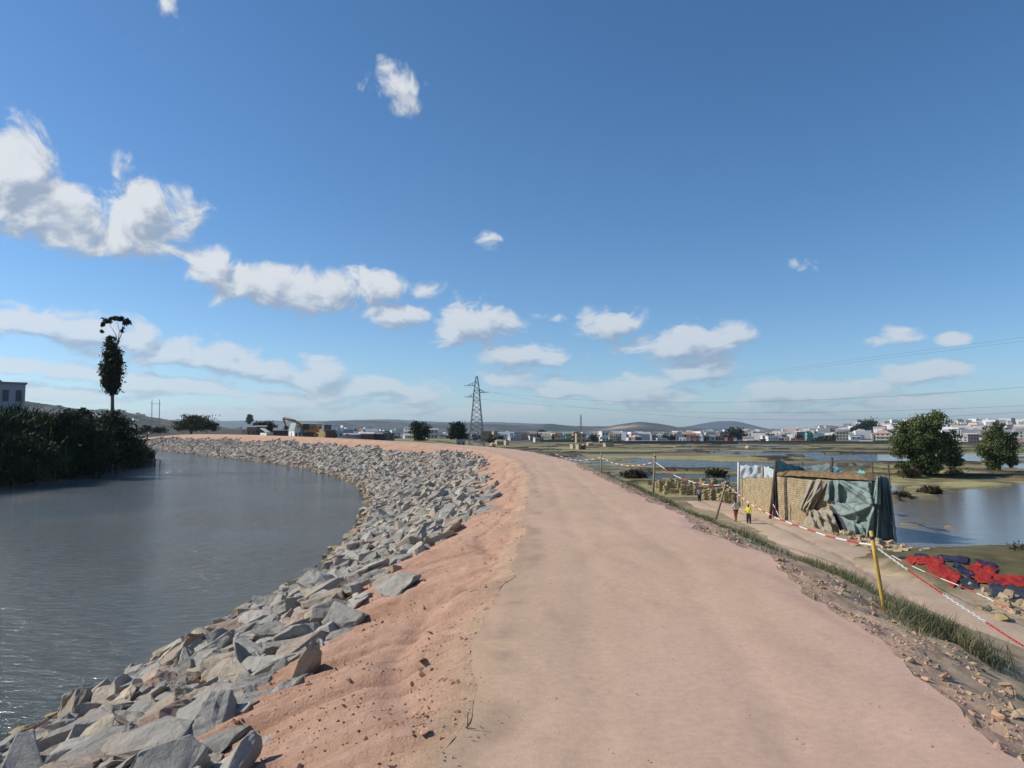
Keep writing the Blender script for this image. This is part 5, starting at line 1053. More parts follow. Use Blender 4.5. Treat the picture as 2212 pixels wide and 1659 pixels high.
# ------------------------------------------------------------- buildings
_bm = {}
def wall_m(c):
    k = tuple(round(v, 2) for v in c)
    if k not in _bm: _bm[k] = mk('render_wall', tuple(v*.88 for v in k), tuple(min(.9, v*1.06) for v in k), .35, .9, .2, 4, .05, rnd=.05)
    return _bm[k]
m_win = mk('window_glass', (.05, .055, .06), (.09, .095, .10), 1, .25, 0); m_door = mk('door_paint', (.10, .07, .05), (.16, .12, .09), 2, .7, 0)
WINM = {}
def box_me(name, d, mat, off=(0, 0, 0)):
    k = (name, tuple(round(v, 2) for v in d), mat.name, tuple(round(v, 2) for v in off))
    if k not in WINM: WINM[k] = MB().box(off, d).mesh(name, mat)
    return WINM[k]
BUILT = []
def building(label, x0, x1, ytop, Y, col, roof='flat', rcol=(.35, .34, .33), st=1, yaw=.0, nwin=0, dep=None, src=True, zb=None, group=None, name='house', ribs=False, balc=False, cat='house', side=True):
    """x0, x1, ytop in photo pixels (4096 wide)"""
    if src: x0, x1, ytop = x0/4, x1/4, ytop/4
    a = P(x0, 435, Y); b = P(x1, 435, Y); w = (x1-x0)*Y/F; zt_ = float(P((x0+x1)/2, ytop, Y)[2]); cx = (a[0]+b[0])/2
    g0 = gz(cx, Y) if zb is None else zb
    face = math.atan2(-cx, Y)*.9+yaw; dep = dep or max(3, w*.7); h = max(1.5, zt_-g0)
    wf = max(w*.35, (w-dep*abs(math.sin(yaw)))/max(.3, math.cos(yaw)))
    root = empty(name, (cx, Y, g0), face, label, cat, group); W2_, D2 = wf/2, dep/2
    rh = 0 if roof == 'flat' else min(h*.42, dep*.32 if roof != 'shed' else dep*.12)
    hw_ = h-rh; m = wall_m(col)
    wb = MB().box((0, D2, hw_/2-.4), (wf, dep, hw_+.8))
    if roof == 'gable': wb.add([(-W2_, 0, hw_), (-W2_, dep, hw_), (-W2_, D2, h-.1), (W2_, 0, hw_), (W2_, dep, hw_), (W2_, D2, h-.1)], [(0, 1, 2), (3, 5, 4), (0, 2, 5, 3), (1, 4, 5, 2)])
    wb.build('wall', m, root); mr = wall_m(rcol); e = min(.35, wf*.06); rb = MB()
    if roof == 'flat': rb.box((0, D2, h+.08), (wf+.3, dep+.3, .22)); 
    elif roof == 'shed': rb.add([(-W2_-e, -e, hw_), (W2_+e, -e, hw_), (W2_+e, dep+e, h), (-W2_-e, dep+e, h), (-W2_-e, -e, hw_+.15), (W2_+e, -e, hw_+.15), (W2_+e, dep+e, h+.15), (-W2_-e, dep+e, h+.15)], [(3, 2, 1, 0), (4, 5, 6, 7), (0, 1, 5, 4), (1, 2, 6, 5), (2, 3, 7, 6), (3, 0, 4, 7)])
    elif roof == 'gable':
        for y0, y1 in ((-e, D2), (dep+e, D2)): rb.add([(-W2_-e, y0, hw_-.05), (W2_+e, y0, hw_-.05), (W2_+e, y1, h), (-W2_-e, y1, h), (-W2_-e, y0, hw_+.12), (W2_+e, y0, hw_+.12), (W2_+e, y1, h+.18), (-W2_-e, y1, h+.18)], [(3, 2, 1, 0), (4, 5, 6, 7), (0, 1, 5, 4), (1, 2, 6, 5), (2, 3, 7, 6), (3, 0, 4, 7)])
    elif roof == 'front':      # gable facing the camera
        wb2 = MB().add([(-W2_, 0, hw_), (W2_, 0, hw_), (0, 0, h-.1), (-W2_, dep, hw_), (W2_, dep, hw_), (0, dep, h-.1)], [(0, 1, 2), (5, 4, 3)]); wb2.build('gable_wall', m, root)
        for sx in (-1, 1): rb.add([(sx*(W2_+e), -e, hw_-.1), (sx*(W2_+e), dep+e, hw_-.1), (0, dep+e, h), (0, -e, h), (sx*(W2_+e), -e, hw_+.06), (sx*(W2_+e), dep+e, hw_+.06), (0, dep+e, h+.16), (0, -e, h+.16)], [(3, 2, 1, 0), (4, 5, 6, 7), (0, 1, 5, 4), (1, 2, 6, 5), (2, 3, 7, 6), (3, 0, 4, 7)])
    else:
        e2 = wf*.22; rb.add([(-W2_-e, -e, hw_), (W2_+e, -e, hw_), (W2_+e, dep+e, hw_), (-W2_-e, dep+e, hw_), (-W2_+e2, D2, h), (W2_-e2, D2, h)], [(3, 2, 1, 0), (0, 1, 5, 4), (2, 3, 4, 5), (1, 2, 5), (3, 0, 4)])
    rb.build('roof', mr, root)
    if nwin:
        sh = hw_/st; ww = min(1.3, wf/nwin*.45); wh = min(1.4, sh*.48)
        for s in range(st):
            for k in range(nwin):
                o = link('window', box_me('window', (ww, .12, wh), m_win), root, (-W2_+wf*(k+.5)/nwin, -.03, sh*s+sh*.55))
            if side:
                for k in range(max(1, int(nwin*.6))):
                    n_ = max(1, int(nwin*.6)); link('window', box_me('window', (.12, ww, wh), m_win), root, (-W2_-.03, dep*(k+.5)/n_, sh*s+sh*.55))
            if balc and s: link('balcony', box_me('balcony', (wf+.3, .9, .9), m), root, (0, -.45, sh*s+.35))
    BUILT.append(((x0+x1)/2, Y)); return root
WH = (.72, .72, .70); CR = (.62, .56, .42); GR = (.38, .38, .36); DG = (.16, .155, .15); BR = (.30, .19, .13); PK = (.62, .33, .27); TE = (.20, .45, .42); MA = (.26, .07, .08); TAN = (.45, .33, .22); LG = (.5, .5, .5)
C1 = lambda x, y: (x*.4521, 1200+y*.4521); C2_ = lambda x, y: (1000+x*.31646, 1450+y*.31646); C3_ = lambda x, y: (1600+x*.31646, 1450+y*.31646); CC4 = lambda x, y: (2200+x*.36166, 1600+y*.36166); C8 = lambda x, y: (2900+x*.27125, 1600+y*.27125); C6 = lambda x, y: (3400+x*.31465, 1550+y*.31465)
def B(cf, label, x0, x1, yt, Y, col, **k): a = cf(x0, yt); b_ = cf(x1, yt); return building(label, a[0], b_[0], a[1], Y, col, **k)
# left bank house
B(C1, 'tall pale grey building rising above the reeds at the left edge', -260, 202, 735, 88, (.42, .41, .44), roof='flat', rcol=(.30, .27, .25), st=3, nwin=4, yaw=.12, dep=9)
B(C1, 'dark pitched roof room on top of the pale building at the left edge', -180, 60, 690, 92, (.22, .18, .18), roof='front', rcol=(.16, .13, .13), zb=5.0, dep=5)
# village behind the crest
g_v = 'village houses behind the embankment'
VZ = {'zb': .2, 'group': g_v}
B(C2_, 'small white gabled house with a single tall window, right behind the excavator arm', 522, 648, 768, 190, WH, roof='front', rcol=(.30, .38, .36), nwin=1, st=1, yaw=.25, dep=7, **VZ)
B(C2_, 'long low dark shed with a pale end wall and bright windows', 165, 300, 832, 172, (.55, .55, .50), roof='shed', rcol=GR, nwin=2, yaw=.2, dep=9, **VZ)
B(C2_, 'dark plank walled shed joined to the pale walled one', 300, 470, 828, 176, (.10, .095, .085), roof='shed', rcol=(.2, .2, .19), dep=6, **VZ)
B(C2_, 'brown house with a flat grey roof at the left end of the village', -40, 70, 805, 195, (.22, .17, .13), roof='shed', rcol=(.25, .25, .24), nwin=2, **VZ)
B(C2_, 'grey shack with rusty door between the brown house and the dark shed', 60, 200, 800, 200, (.17, .165, .15), roof='shed', rcol=(.28, .28, .27), nwin=2, **VZ)
B(C2_, 'orange brick hut beside the river end of the stone bank', -100, -55, 860, 260, (.50, .30, .17), roof='flat', **VZ)
B(C2_, 'grey metal sheet roofed house behind the excavator body', 640, 830, 768, 215, (.24, .24, .22), roof='shed', rcol=(.30, .28, .24), nwin=2, **VZ)
B(C2_, 'pale house with a pink striped balcony behind the excavator', 820, 905, 770, 240, (.58, .50, .40), roof='shed', rcol=BR, nwin=2, st=2, balc=True, **VZ)
B(C2_, 'dark green grey two storey block right of the excavator', 938, 1022, 795, 210, (.12, .15, .15), roof='flat', rcol=(.12, .15, .15), nwin=2, st=2, **VZ)
B(C2_, 'small white hut with two windows right of the rusty tank', 1065, 1175, 880, 175, (.55, .58, .55), roof='flat', rcol=GR, nwin=2, **VZ)
B(C2_, 'long lilac grey shed with a flat roof, left of the maroon house', 1185, 1400, 900, 185, (.33, .32, .38), roof='shed', rcol=(.36, .36, .40), nwin=3, **VZ)
B(C2_, 'maroon house with white framed windows under a pale roof', 1400, 1560, 888, 178, (.20, .06, .08), roof='shed', rcol=(.50, .50, .50), nwin=2, **VZ)
B(C2_, 'dark maroon annexe with three small windows', 1555, 1675, 893, 180, (.08, .04, .06), roof='shed', rcol=(.22, .2, .2), nwin=3, **VZ)
B(C2_, 'plain brown mud house with two dark windows at the right end of the village', 1670, 1825, 900, 182, (.24, .20, .17), roof='flat', rcol=(.18, .16, .14), nwin=2, **VZ)
g_t = 'buildings of the far town'
T = dict(group=g_t)
B(C3_, 'cream apartment block with dark maroon lower floors, left of the two dark trees', 28, 208, 825, 330, (.66, .64, .58), roof='flat', rcol=(.6, .6, .58), nwin=4, st=3, yaw=-.5, balc=True, **T)
B(C3_, 'cream roofed block partly hidden behind the left dark tree', 350, 475, 838, 330, (.55, .45, .42), roof='shed', rcol=(.66, .64, .6), nwin=3, st=2, **T)
B(C3_, 'small concrete ruin with an open doorway under the right dark tree', 722, 826, 978, 222, (.40, .38, .30), roof='flat', nwin=2, st=1, cat='ruin', name='ruin', zb=-3.0)
for lb_, cf, x0, x1, yt, Y, col, k in [
 ('white three storey house with a stepped side, right of the pylon', C3_, 1380, 1440, 898, 620, WH, dict(st=3, nwin=2)),
 ('white block beside the stepped one, shade painted into its greyer front', C3_, 1440, 1530, 880, 625, (.60, .62, .60), dict(st=3, nwin=3)),  # greyer wall colour carries the shade of this side
 ('small white water tower like block above the roofs right of the pylon', C3_, 1178, 1214, 866, 820, WH, dict()),
 ('long pale grey warehouse roof behind the town front, right of the pylon', C3_, 1800, 2130, 880, 900, (.40, .39, .33), dict(roof='gable', rcol=(.42, .42, .38), dep=30)),
 ('salmon pink house among the dark sheds, left of the green one', C3_, 1950, 2032, 920, 560, PK, dict(st=2, nwin=2)),
 ('lime green and yellow house beside the salmon one', C3_, 2095, 2178, 900, 590, (.30, .50, .22), dict(st=2, nwin=3)),
 ('pale aqua house between the salmon and the green one', C3_, 2035, 2092, 918, 600, (.5, .66, .6), dict(st=2, nwin=2)),
 ('tall pink tower house, narrowest and pinkest in the town', CC4, 252, 316, 360, 560, (.68, .36, .32), dict(st=4, nwin=2)),
 ('white house with a rounded tank on top, left of the cream one', CC4, 574, 650, 368, 640, WH, dict(st=3, nwin=2)),
 ('cream yellow house with orange lower storey', CC4, 650, 748, 396, 600, (.70, .58, .34), dict(st=2, nwin=4)),
 ('long bright white wall like warehouse in front of the town', CC4, 838, 1182, 452, 420, (.78, .78, .76), dict(dep=8, name='warehouse')),
 ('long low grey warehouse right of the bright white one', CC4, 1182, 1484, 456, 430, (.33, .33, .32), dict(dep=8, name='warehouse')),
 ('white school like building with a dark blue roof', CC4, 884, 1080, 380, 700, WH, dict(roof='gable', rcol=(.10, .12, .18), st=2, nwin=8)),
 ('white cube building taller than its neighbours above the long warehouse', CC4, 1256, 1318, 362, 640, WH, dict(st=3, nwin=2)),
 ('low wide white building in front of the white cube', CC4, 1180, 1310, 424, 560, WH, dict(st=1, nwin=5)),
 ('white banded three storey building at the start of the right hand town', CC4, 1718, 1834, 362, 640, (.70, .70, .68), dict(st=4, nwin=6)),
 ('maroon and pink two storey house with a pale blue ground floor', CC4, 1948, 2040, 416, 480, MA, dict(st=2, nwin=3)),
 ('round cornered white house with an orange base, right of the maroon one', CC4, 2048, 2140, 448, 470, (.62, .62, .62), dict(st=2, nwin=2)),
 ('white wall topped by a pink roof, behind the round cornered house', CC4, 2128, 2250, 405, 520, WH, dict(roof='shed', rcol=(.50, .25, .26))),
 ('turquoise four storey block, brightest coloured building of the town', C8, 1200, 1312, 485, 470, TE, dict(st=4, nwin=3)),
 ('small mint green house attached to the turquoise block', C8, 1318, 1385, 530, 480, (.35, .66, .58), dict(st=2, nwin=2)),
 ('dark red house left of the turquoise block', C8, 1052, 1142, 565, 470, (.30, .05, .06), dict(st=2, nwin=2)),
 ('pale pink house left of the dark red one', C8, 962, 1050, 568, 465, (.66, .50, .45), dict(st=2, nwin=2)),
 ('large white terraced house, widest white block in the right hand town', C8, 620, 800, 530, 480, (.74, .75, .74), dict(st=3, nwin=4, balc=True)),
 ('white house with a flat roof behind the grey concrete block', C8, 540, 700, 528, 560, WH, dict(st=2, nwin=4)),
 ('bare grey concrete block with dark openings', C8, 510, 612, 578, 455, (.22, .215, .2), dict(st=2, nwin=3)),
 ('orange walled low house below the pink roof', C8, 300, 500, 625, 450, (.55, .38, .22), dict(nwin=3)),
 ('unfinished concrete frame building with open floors, left of the big leafy tree', C8, 1648, 1812, 470, 440, (.36, .33, .28), dict(st=4, nwin=4, rcol=(.4, .30, .28))),
 ('long tan earth wall in front of the pink and dark red houses', C8, 660, 1235, 660, 440, (.34, .25, .19), dict(dep=3, name='wall')),
 ('villa with a broad pink tiled roof, touching the big leafy tree', C6, 328, 500, 545, 430, (.55, .50, .42), dict(roof='hip', rcol=(.50, .30, .24), st=3, nwin=3, balc=True)),
 ('white and yellow slab building between the two leafy trees', C6, 1385, 1482, 628, 420, (.70, .70, .62), dict(st=3, nwin=2)),
 ('pinkish house under a cream roof between the leafy trees', C6, 1485, 1650, 582, 450, (.48, .35, .30), dict(roof='shed', rcol=(.6, .56, .48), st=3, nwin=4)),
 ('long pale stone building with a brown roof at the right edge', C6, 2010, 2300, 668, 330, (.60, .58, .50), dict(roof='gable', rcol=(.33, .2, .16), st=2, nwin=4)),
 ('pale house on the slope at the right edge, above the long stone one', C6, 2100, 2250, 555, 560, (.5, .48, .45), dict(st=3, nwin=3)),
 ('white low houses row left of the big leafy tree', C6, -10, 110, 690, 430, (.62, .62, .66), dict(nwin=4)),
 ('pair of white roofed sheds beside the villa', C6, 120, 265, 700, 430, (.7, .7, .68), dict(nwin=3, roof='shed', rcol=WH))]:
    k.setdefault('roof', 'flat'); k.setdefault('rcol', tuple(min(.8, c*1.05) for c in col)); k.setdefault('yaw', random.uniform(.25, .6)*-1 if random.random() < .0 else random.uniform(-.15, .5)); k.setdefault('cat', 'wall' if k.get('name') == 'wall' else 'building')
    if k.get('name') == 'wall': k['name'] = 'boundary_wall'; k['yaw'] = .05
    if k.get('name') == 'warehouse' or k.get('roof') == 'gable': k['yaw'] = .08
    B(cf, lb_, x0, x1, yt, Y, col, **T, **k)
# the smaller houses: each one a thing, labelled by look and by the nearest landmark
LM = [(0, 130, 'on the far left hill'), (130, 300, 'past the river bend'), (300, 345, 'behind the excavator'), (345, 385, 'behind the lilac grey shed'), (385, 415, 'behind the brown mud house'), (415, 465, 'around the two dark trees'), (465, 510, 'beside the pylon'), (510, 560, 'right of the pylon'), (560, 625, 'near the thin mast'), (625, 680, 'behind the bright white warehouse'),
      (680, 730, 'behind the long grey warehouse'), (730, 790, 'near the maroon house'), (790, 835, 'near the turquoise block'), (835, 885, 'left of the big leafy tree'), (885, 960, 'behind the big leafy tree'), (960, 1040, 'by the right edge')]
pal = [('white', WH, .36), ('cream', CR, .15), ('grey', GR, .12), ('dark', DG, .09), ('brown', BR, .08), ('tan', TAN, .07), ('pink', PK, .05), ('pale grey', LG, .08)]
rfs = [('flat', 'flat roofed'), ('gable', 'gabled'), ('shed', 'tin roofed'), ('hip', 'tile roofed')]
recs = []
def rnd_h(px, Y, wpx, hpx, lift=0):
    r_ = random.random(); acc = 0
    for nme, c, p in pal:
        acc += p
        if r_ < acc: break
    v = random.uniform(.75, 1.12); c = tuple(min(.82, q_*v) for q_ in c); rf_ = random.choices(rfs, [.42, .22, .22, .14])[0]
    recs.append(dict(px=px, Y=Y, w=wpx, h=hpx, c=c, nm=nme, rf=rf_))
for px in np.arange(388, 1030, 5.6):
    for Y, pr in ((500, .62), (640, .8), (830, .8), (1100, .62)):
        if random.random() > pr*.61: continue
        x = px+random.uniform(-4, 4); Yj = Y*random.uniform(.92, 1.12)
        if Yj < 600 and any(abs(x-b_[0]) < 5 and abs(Yj-b_[1]) < 130 for b_ in BUILT): continue
        if x < 470 and Y < 600: Yj += 100
        hm = random.choice([2.8, 3.2, 3.6, 5.4, 6, 6.3, 7.6])
        rnd_h(x, Yj, random.uniform(5, 13)*(700/Yj)**.5, hm)
for k in range(16): rnd_h(random.uniform(22, 150), random.uniform(1550, 1950), random.uniform(3, 6), 6)
for k in range(12): rnd_h(random.uniform(150, 300), random.uniform(800, 1500), random.uniform(3, 7), 5)
for k in range(22): rnd_h(random.uniform(300, 470), random.uniform(450, 1100), random.uniform(4, 8), random.choice([3.5, 6]))
for k in range(14): rnd_h(random.uniform(905, 1024), random.uniform(700, 1300), random.uniform(4, 8), 6)
from mathutils.bvhtree import BVHTree
_vs = []; _fs = []
for o in bpy.data.objects:
    if o.name.startswith('hills'):
        k0 = len(_vs); _vs += [v.co[:] for v in o.data.vertices]; _fs += [tuple(i+k0 for i in p_.vertices) for p_ in o.data.polygons]
HB = BVHTree.FromPolygons(_vs, _fs)
def surf_z(x, y):
    best = gz(x, y)
    loc = HB.ray_cast(Vector((x, y, 3000)), Vector((0, 0, -1)))[0]
    return max(best, loc.z) if loc else best
seen = {}
for r_ in recs:
    zn = [z[2] for z in LM if z[0] <= r_['px'] < z[1]]; r_['zone'] = zn[0] if zn else LM[-1][2]; r_['hs'] = 'low' if r_['h'] < 5 else 'two-storey' if r_['h'] < 8 else 'tall'
    r_['key'] = (r_['nm'], r_['rf'][1], r_['hs'], r_['zone'])
    seen.setdefault(r_['key'], []).append(r_)
ORD = ['leftmost', 'second', 'third', 'fourth', 'fifth', 'sixth', 'seventh', 'eighth']
for k, l in seen.items():
    l.sort(key=lambda q_: q_['px'])
    for i, r_ in enumerate(l):
        nm, rf_, hs_, zn = k
        r_['label'] = f'{hs_} {nm} {rf_} house {zn}' if len(l) == 1 else (f'{ORD[min(i,7)]} of the {hs_} {nm} {rf_} houses {zn}' if i == 0 else f'{ORD[min(i,7)]} from left of the {hs_} {nm} {rf_} houses {zn}')
for r_ in recs:
    x = (r_['px']-512)/F*r_['Y']; z = surf_z(x, r_['Y'])
    yt = 435+(CAMZ-(z+r_['h']))*F/r_['Y']
    rc_ = r_['c'] if r_['rf'][0] == 'flat' else random.choice([(.42, .42, .42), (.30, .17, .12), (.26, .25, .24), (.5, .5, .48), (.40, .22, .17)])
    building(r_['label'], r_['px']-r_['w']/2, r_['px']+r_['w']/2, yt, r_['Y'], r_['c'], roof=r_['rf'][0], rcol=rc_, st=max(1, int(r_['h']/2.9)), nwin=2 if r_['Y'] < 900 and r_['w'] > 5.5 else 0, yaw=random.uniform(-.5, .7), src=False, zb=z, group=g_t, side=False)
# beyond those: the mass of tiny roofs of the town, too small and many to tell apart
VV = []; FF = []; CC = []; cube = np.array([(-1, -1, 0), (1, -1, 0), (1, 1, 0), (-1, 1, 0), (-1, -1, 1), (1, -1, 1), (1, 1, 1), (-1, 1, 1)], float); cf_ = np.array([(0, 1, 5, 4), (1, 2, 6, 5), (2, 3, 7, 6), (3, 0, 4, 7), (4, 5, 6, 7)])
for k in range(720):
    px_ = random.uniform(300, 1040) if k % 3 else random.uniform(500, 1040); Y_ = random.choice([720, 900, 1080, 1300, 1500])*random.uniform(.93, 1.07); x_ = (px_-512)/F*Y_; w_ = random.uniform(4, 9); h_ = random.choice([3, 4, 5.5, 6.5, 8])
    a_ = random.uniform(-.5, .5)-math.atan2(x_, Y_); v = cube*np.array([w_, w_*.7, h_+3]); v = np.stack([v[:, 0]*math.cos(a_)-v[:, 1]*math.sin(a_)+x_, v[:, 0]*math.sin(a_)+v[:, 1]*math.cos(a_)+Y_, v[:, 2]+surf_z(x_, Y_)-3], 1)
    c_ = random.choices([(.78, .78, .76), (.68, .63, .52), (.5, .5, .5), (.42, .27, .2), (.6, .4, .34), (.3, .3, .3)], [.42, .2, .14, .1, .06, .08])[0]; rc_ = random.choice([(.5, .5, .5), (.42, .22, .16), c_, c_])
    o_ = len(VV)*8; VV.append(v); FF.append(cf_+o_); CC.append(np.array([c_]*4+[c_]*4))
tag(link('far_town', npmesh('far_town', np.concatenate(VV), np.concatenate(FF), mk('town_render', (.9, .9, .9), (1.02, 1.02, 1.02), .2, .9, 0, attr='Col'), False, {'Col': np.concatenate(CC)})), 'mass of tiny pale houses spread across the plain behind the nearer town houses', 'houses', kind='stuff')
print('buildings', len(BUILT))
# walls and dark hedges along the edge of the town
def lowwall(label, x0, x1, ytop, Y, col, dep=1.0): building(label, x0, x1, ytop, Y, col, roof='flat', rcol=col, dep=dep, name='boundary_wall', cat='wall', src=False, group='walls at the edge of the fields', yaw=.03)
lowwall('long dark grey wall between the fields and the right hand town', 728, 905, 444.6, 400, (.10, .10, .09)); lowwall('dark wall running behind the paddies under the grey warehouse', 600, 735, 445.2, 405, (.11, .11, .10)); lowwall('grey boundary wall along the fields right of the pylon', 535, 612, 442.3, 520, (.13, .13, .12))
lowwall('dim brown wall in front of the town at the right, behind the leafy trees', 900, 1060, 445.5, 350, (.13, .12, .09))
# town trees
def ttree(label, px, py, rx, ry, Y, n=260):
    x = (px-512)/F*Y; z = surf_z(x, Y); c = P(px, py, Y); c[2] = max(c[2], z+1.5); b = np.array([c[0], c[1], z]); s = Y/F
    plant('town_tree', label, 'tree', b, [(c[0], c[1], c[2], rx*s, rx*s, ry*s)], n, .0018*Y, m_leafd, [([b, c], .2, .1)], 'trees among the far houses', fill=.1, cs=.3)
tt = []
for lb_, px, py, rx, ry, Y in [('broad dark tree mass right of the turquoise block', 822, 441, 14, 7, 430), ('dark tree crowning the hillside houses right of the concrete frame', 868, 425, 10, 5, 900), ('dark trees row below the far hill near the banded white building', 735, 433, 10, 4, 640),
   ('dark round tree in front of the long warehouse roof', 541, 434, 5, 3, 700), ('tree by the pylon foot, right side', 493, 440, 5, 6, 420), ('pointed dark tree above the left hand hill behind the village', 250, 419, 2, 5, 900)]: ttree(lb_, px, py, rx, ry, Y, 900)
cnt = {}
for k in range(66):
    px = 300+k*11+random.uniform(-4, 4); Y = random.choice([480, 600, 760, 980, 1200])*random.uniform(.95, 1.08); x = (px-512)/F*Y; z = surf_z(x, Y); h = random.uniform(3, 7)
    tt.append((px, Y, z, h))
tt.sort()
zs = {}
for px, Y, z, h in tt: zs.setdefault([q_[2] for q_ in LM if q_[0] <= px < q_[1]][0] if px < 1040 else 'by the right edge', []).append((px, Y, z, h))
for zn, l in zs.items():
    for i, (px, Y, z, h) in enumerate(l):
        lb_ = f'dark tree among the roofs {zn}' if len(l) == 1 else f'{["leftmost","second","third","fourth","fifth","sixth","seventh","eighth","ninth","tenth","eleventh","twelfth"][min(i,11)]}{" from left" if i else ""} of the dark trees {zn}'
        ttree(lb_, px, 435+(CAMZ-z-h*.6)*F/Y, random.uniform(3, 7)*500/Y, h*.5*F/Y, Y, 240)
# kiln stacks out on the fields
m_kil = mk('fired_brick_heap', (.34, .26, .13), (.48, .38, .22), 1.2, .95, .5, 6, .1)
for lb_, cf, x0, x1, yt, yb in [('rounded tan brick kiln right of the pylon, highest of its cluster', C3_, 1210, 1325, 972, 1040), ('squat tan kiln with a dark side at the right of the pylon cluster', C3_, 1325, 1392, 985, 1045), ('low tan brick heap in front of the pylon cluster', C3_, 1145, 1225, 1010, 1068),
     ('blocky tan kiln with a dark right side beyond the farthest chain post', CC4, 300, 360, 495, 545), ('dark brown block painting in the shaded side of the blocky tan kiln', CC4, 360, 412, 497, 545), ('small tan brick heap left of the blocky kiln', CC4, 236, 284, 512, 540), ('long low tan stack behind the blocky kiln', CC4, 412, 490, 486, 512),
     ('long flat tan stack at the middle of the field edge', CC4, 600, 720, 488, 516), ('small orange brick heap beside the left dark tree', C3_, 486, 560, 1008, 1040), ('small brick stack by the wall in front of the round cornered house', C8, 318, 380, 675, 720)]:
    a = cf(x0, yt); b_ = cf(x1, yb); g0 = G((a[0]+b_[0])/8, min(b_[1]/4, 470) if b_[1]/4 > 440 else 440, FZ+.1); Y = g0[1]
    building(lb_, a[0], b_[0], a[1], Y, (.18, .13, .08) if 'dark brown' in lb_ else (.46, .37, .22), roof='hip' if 'round' in lb_ or 'low tan' in lb_ else 'flat', rcol=(.44, .36, .22), yaw=.35, cat='brick kiln', name='brick_kiln', group='brick kilns on the far fields', dep=None)  # the dark brown one paints in the blocky tan kiln's shaded side
# ------------------------------------------------------------- excavator on the embankment
m_or = mk('orange_paint', (.42, .17, .05), (.52, .24, .08), 2, .55, .1); m_trk = mk('track_steel', (.05, .045, .04), (.09, .08, .07), 4, .8, .3); m_gl = mk('cab_glass', (.03, .04, .045), (.05, .06, .07), 2, .15, 0)
YE = 168; b = P(309, 436, YE); b[2] -= .2; k = YE/F; rt = empty('excavator', b, .15, 'orange tracked excavator with its arm raised on the far crest of the embankment', 'excavator')
rr = Matrix.Rotation(-.15, 3, 'Z')
for y in (-1.1, 1.1):
    pr = [(-1.9, .1), (-1.6, 0), (1.6, 0), (1.9, .1), (2.05, .45), (1.75, .85), (-1.75, .85), (-2.05, .45)]; tr = MB().prism(pr, y-.3, y+.3).build('track', m_trk, rt)
    for x in (-1.55, 1.55): MB().tube([(x, y-.32, .42), (x, y+.32, .42)], .33, 12).build('wheel', m_or, tr)
MB().tube([(0, 0, .7), (0, 0, 1.05)], .8, 12).build('turntable', m_trk, rt)
up = MB().box((.55, 0, 1.45), (3.3, 2.3, .8)).build('body', m_or, rt); MB().box((1.75, 0, 1.75), (.9, 2.35, 1.25)).build('counterweight', m_or, rt); MB().box((1.0, .35, 2.1), (1.2, 1.3, .5)).build('engine_cover', m_or, rt); MB().tube([(1.3, .6, 2.3), (1.3, .6, 2.9)], .06, 6).build('exhaust', m_trk, rt)
cb = MB().box((-.55, -.65, 2.25), (1.4, 1.0, 1.6)).build('cab', m_trk, rt)
for p_, d_ in [((-1.27, -.65, 2.4), (.05, .85, 1.1)), ((-.55, -1.17, 2.45), (1.1, .05, 1.0)), ((.17, -.65, 2.55), (.05, .8, .8))]: MB().box(p_, d_).build('cab_window', m_gl, cb)
q5 = lambda x, y: tuple(np.array(rr @ Vector(P(*[v/4 for v in C2_(x, y)], YE)-b)))
s_, e_, tip = Vector(q5(690, 800)), Vector(q5(575, 745)), Vector(q5(428, 712)); s_.z = 1.9; s_.x = -.6
def beam(pts, h0, w, name, par):
    mb = MB(); n_ = len(pts); up_ = Vector((0, 0, 1))
    for i in range(n_-1):
        a, c_ = Vector(pts[i]), Vector(pts[i+1]); d = (c_-a).normalized(); u_ = d.cross(Vector((0, 1, 0))).normalized(); h_a, h_b = h0[i]/2, h0[i+1]/2
        vs = [a+u_*h_a+Vector((0, w, 0)), a+u_*h_a-Vector((0, w, 0)), a-u_*h_a-Vector((0, w, 0)), a-u_*h_a+Vector((0, w, 0)), c_+u_*h_b+Vector((0, w, 0)), c_+u_*h_b-Vector((0, w, 0)), c_-u_*h_b-Vector((0, w, 0)), c_-u_*h_b+Vector((0, w, 0))]
        mb.add(vs, [(0, 1, 2, 3), (7, 6, 5, 4), (0, 4, 5, 1), (1, 5, 6, 2), (2, 6, 7, 3), (3, 7, 4, 0)])
    return mb.build(name, m_or, par)
beam([s_, e_, tip], [.45, .62, .32], .17, 'boom', rt); t2 = Vector(q5(452, 800)); beam([tip+Vector((-.15, 0, .2)), t2], [.5, .3], .14, 'stick', rt)
MB().tube([s_+Vector((-.3, 0, -.4)), s_.lerp(e_, .75)+Vector((0, 0, -.35))], .08, 6).build('boom_cylinder', m_trk, rt); MB().tube([e_+Vector((0, 0, .35)), tip+Vector((0, 0, .35))], .07, 6).build('stick_cylinder', m_trk, rt)
bk = [(t2.x-.05, t2.z+.1), (t2.x+.55, t2.z-.1), (t2.x+.75, t2.z-.7), (t2.x+.35, t2.z-1.0), (t2.x-.35, t2.z-.85), (t2.x-.1, t2.z-.55)]; bu = MB().prism(bk, -.5, .5).build('bucket', m_trk, rt)
for y in (-.4, -.13, .13, .4): MB().box((t2.x-.42, y, t2.z-.85), (.25, .1, .08)).build('tooth', m_trk, bu)
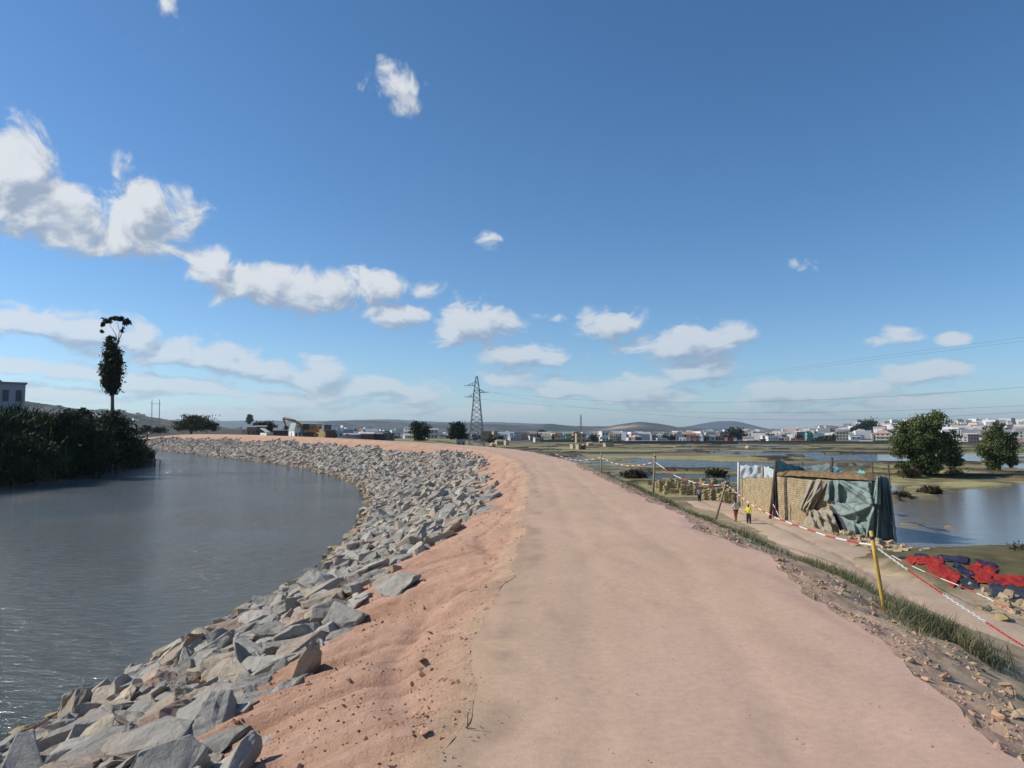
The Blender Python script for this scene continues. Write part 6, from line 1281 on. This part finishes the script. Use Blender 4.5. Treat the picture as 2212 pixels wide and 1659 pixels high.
# rusty tank with a yellow end
a = C2_(905, 915); c_ = C2_(1060, 915); Yk = 172; pa = P(a[0]/4, a[1]/4, Yk); pc_ = P(c_[0]/4, c_[1]/4, Yk+4); rt = empty('steel_tank', pa, 0, 'rusty brown cylindrical steel tank with a yellow end lying behind the crest', 'tank'); v = Vector(pc_-pa)
MB().tube([(0, 0, 0), v], 1.35, 20).build('drum', mk('rust', (.13, .06, .05), (.20, .10, .08), 1, .8, .3), rt, smooth=False); MB().tube([v*-.10, v*-.005], 1.42, 20).build('end_cap', mk('faded_yellow', (.45, .36, .17), (.55, .44, .22), 2, .7, .2), rt); 
for t in (.3, .65): MB().tube([v*t, v*(t+.02)], 1.42, 20).build('hoop', m_trk, rt)
for t in (.15, .85): MB().box(tuple(v*t+Vector((0, 0, -1.5))), (.6, 2.0, .5)).build('cradle', m_dwood, rt)
a = C2_(1230, 955); b = P(a[0]/4, a[1]/4, 165); plantm = [(b[0]+4*math.cos(t)*(1-u_), b[1]+3*math.sin(t)*(1-u_), b[2]-.6+1.5*u_**.8+.1*math.sin(7*t)) for u_ in np.linspace(0, 1, 8) for t in np.linspace(0, 2*math.pi, 24)]
o = link('earth_heap', npmesh('earth_heap', np.array(plantm)-b, gridfaces(8, 24), mk('dark_earth', (.05, .05, .055), (.09, .085, .085), 2, .95, .5), True), None, b); tag(o, 'dark heap of earth in front of the lilac grey shed', 'heap')
# rubble at the river end of the stone bank
a = [('pale boat shaped metal sheet lying at the far river bend', 1330, 1185, 110)]
b = G(1330*.4521/4*1.0, (1200+1185*.4521)/4, -.6) if False else P(153, 434.5, 250); o = MB().box((0, 0, .1), (12, 1.4, .25), 0, (0, -.05)).build('metal_sheet', m_conc, None, b); tag(o, 'pale metal sheet lying on the bank at the far river bend', 'metal sheet')
# ------------------------------------------------------------- air
m = bpy.data.materials.new('haze'); m.use_nodes = True; nt = m.node_tree; nt.nodes.clear(); o_ = nt.nodes.new('ShaderNodeOutputMaterial'); v = nt.nodes.new('ShaderNodeVolumePrincipled'); v.inputs['Color'].default_value = (.72, .86, 1, 1); v.inputs['Density'].default_value = HAZE; v.inputs['Anisotropy'].default_value = .3
nt.links.new(v.outputs[0], o_.inputs['Volume'])
mb = MB().box((0, 4000, 195), (36000, 30000, 410)); o = mb.build('haze', m); tag(o, kind='stuff')
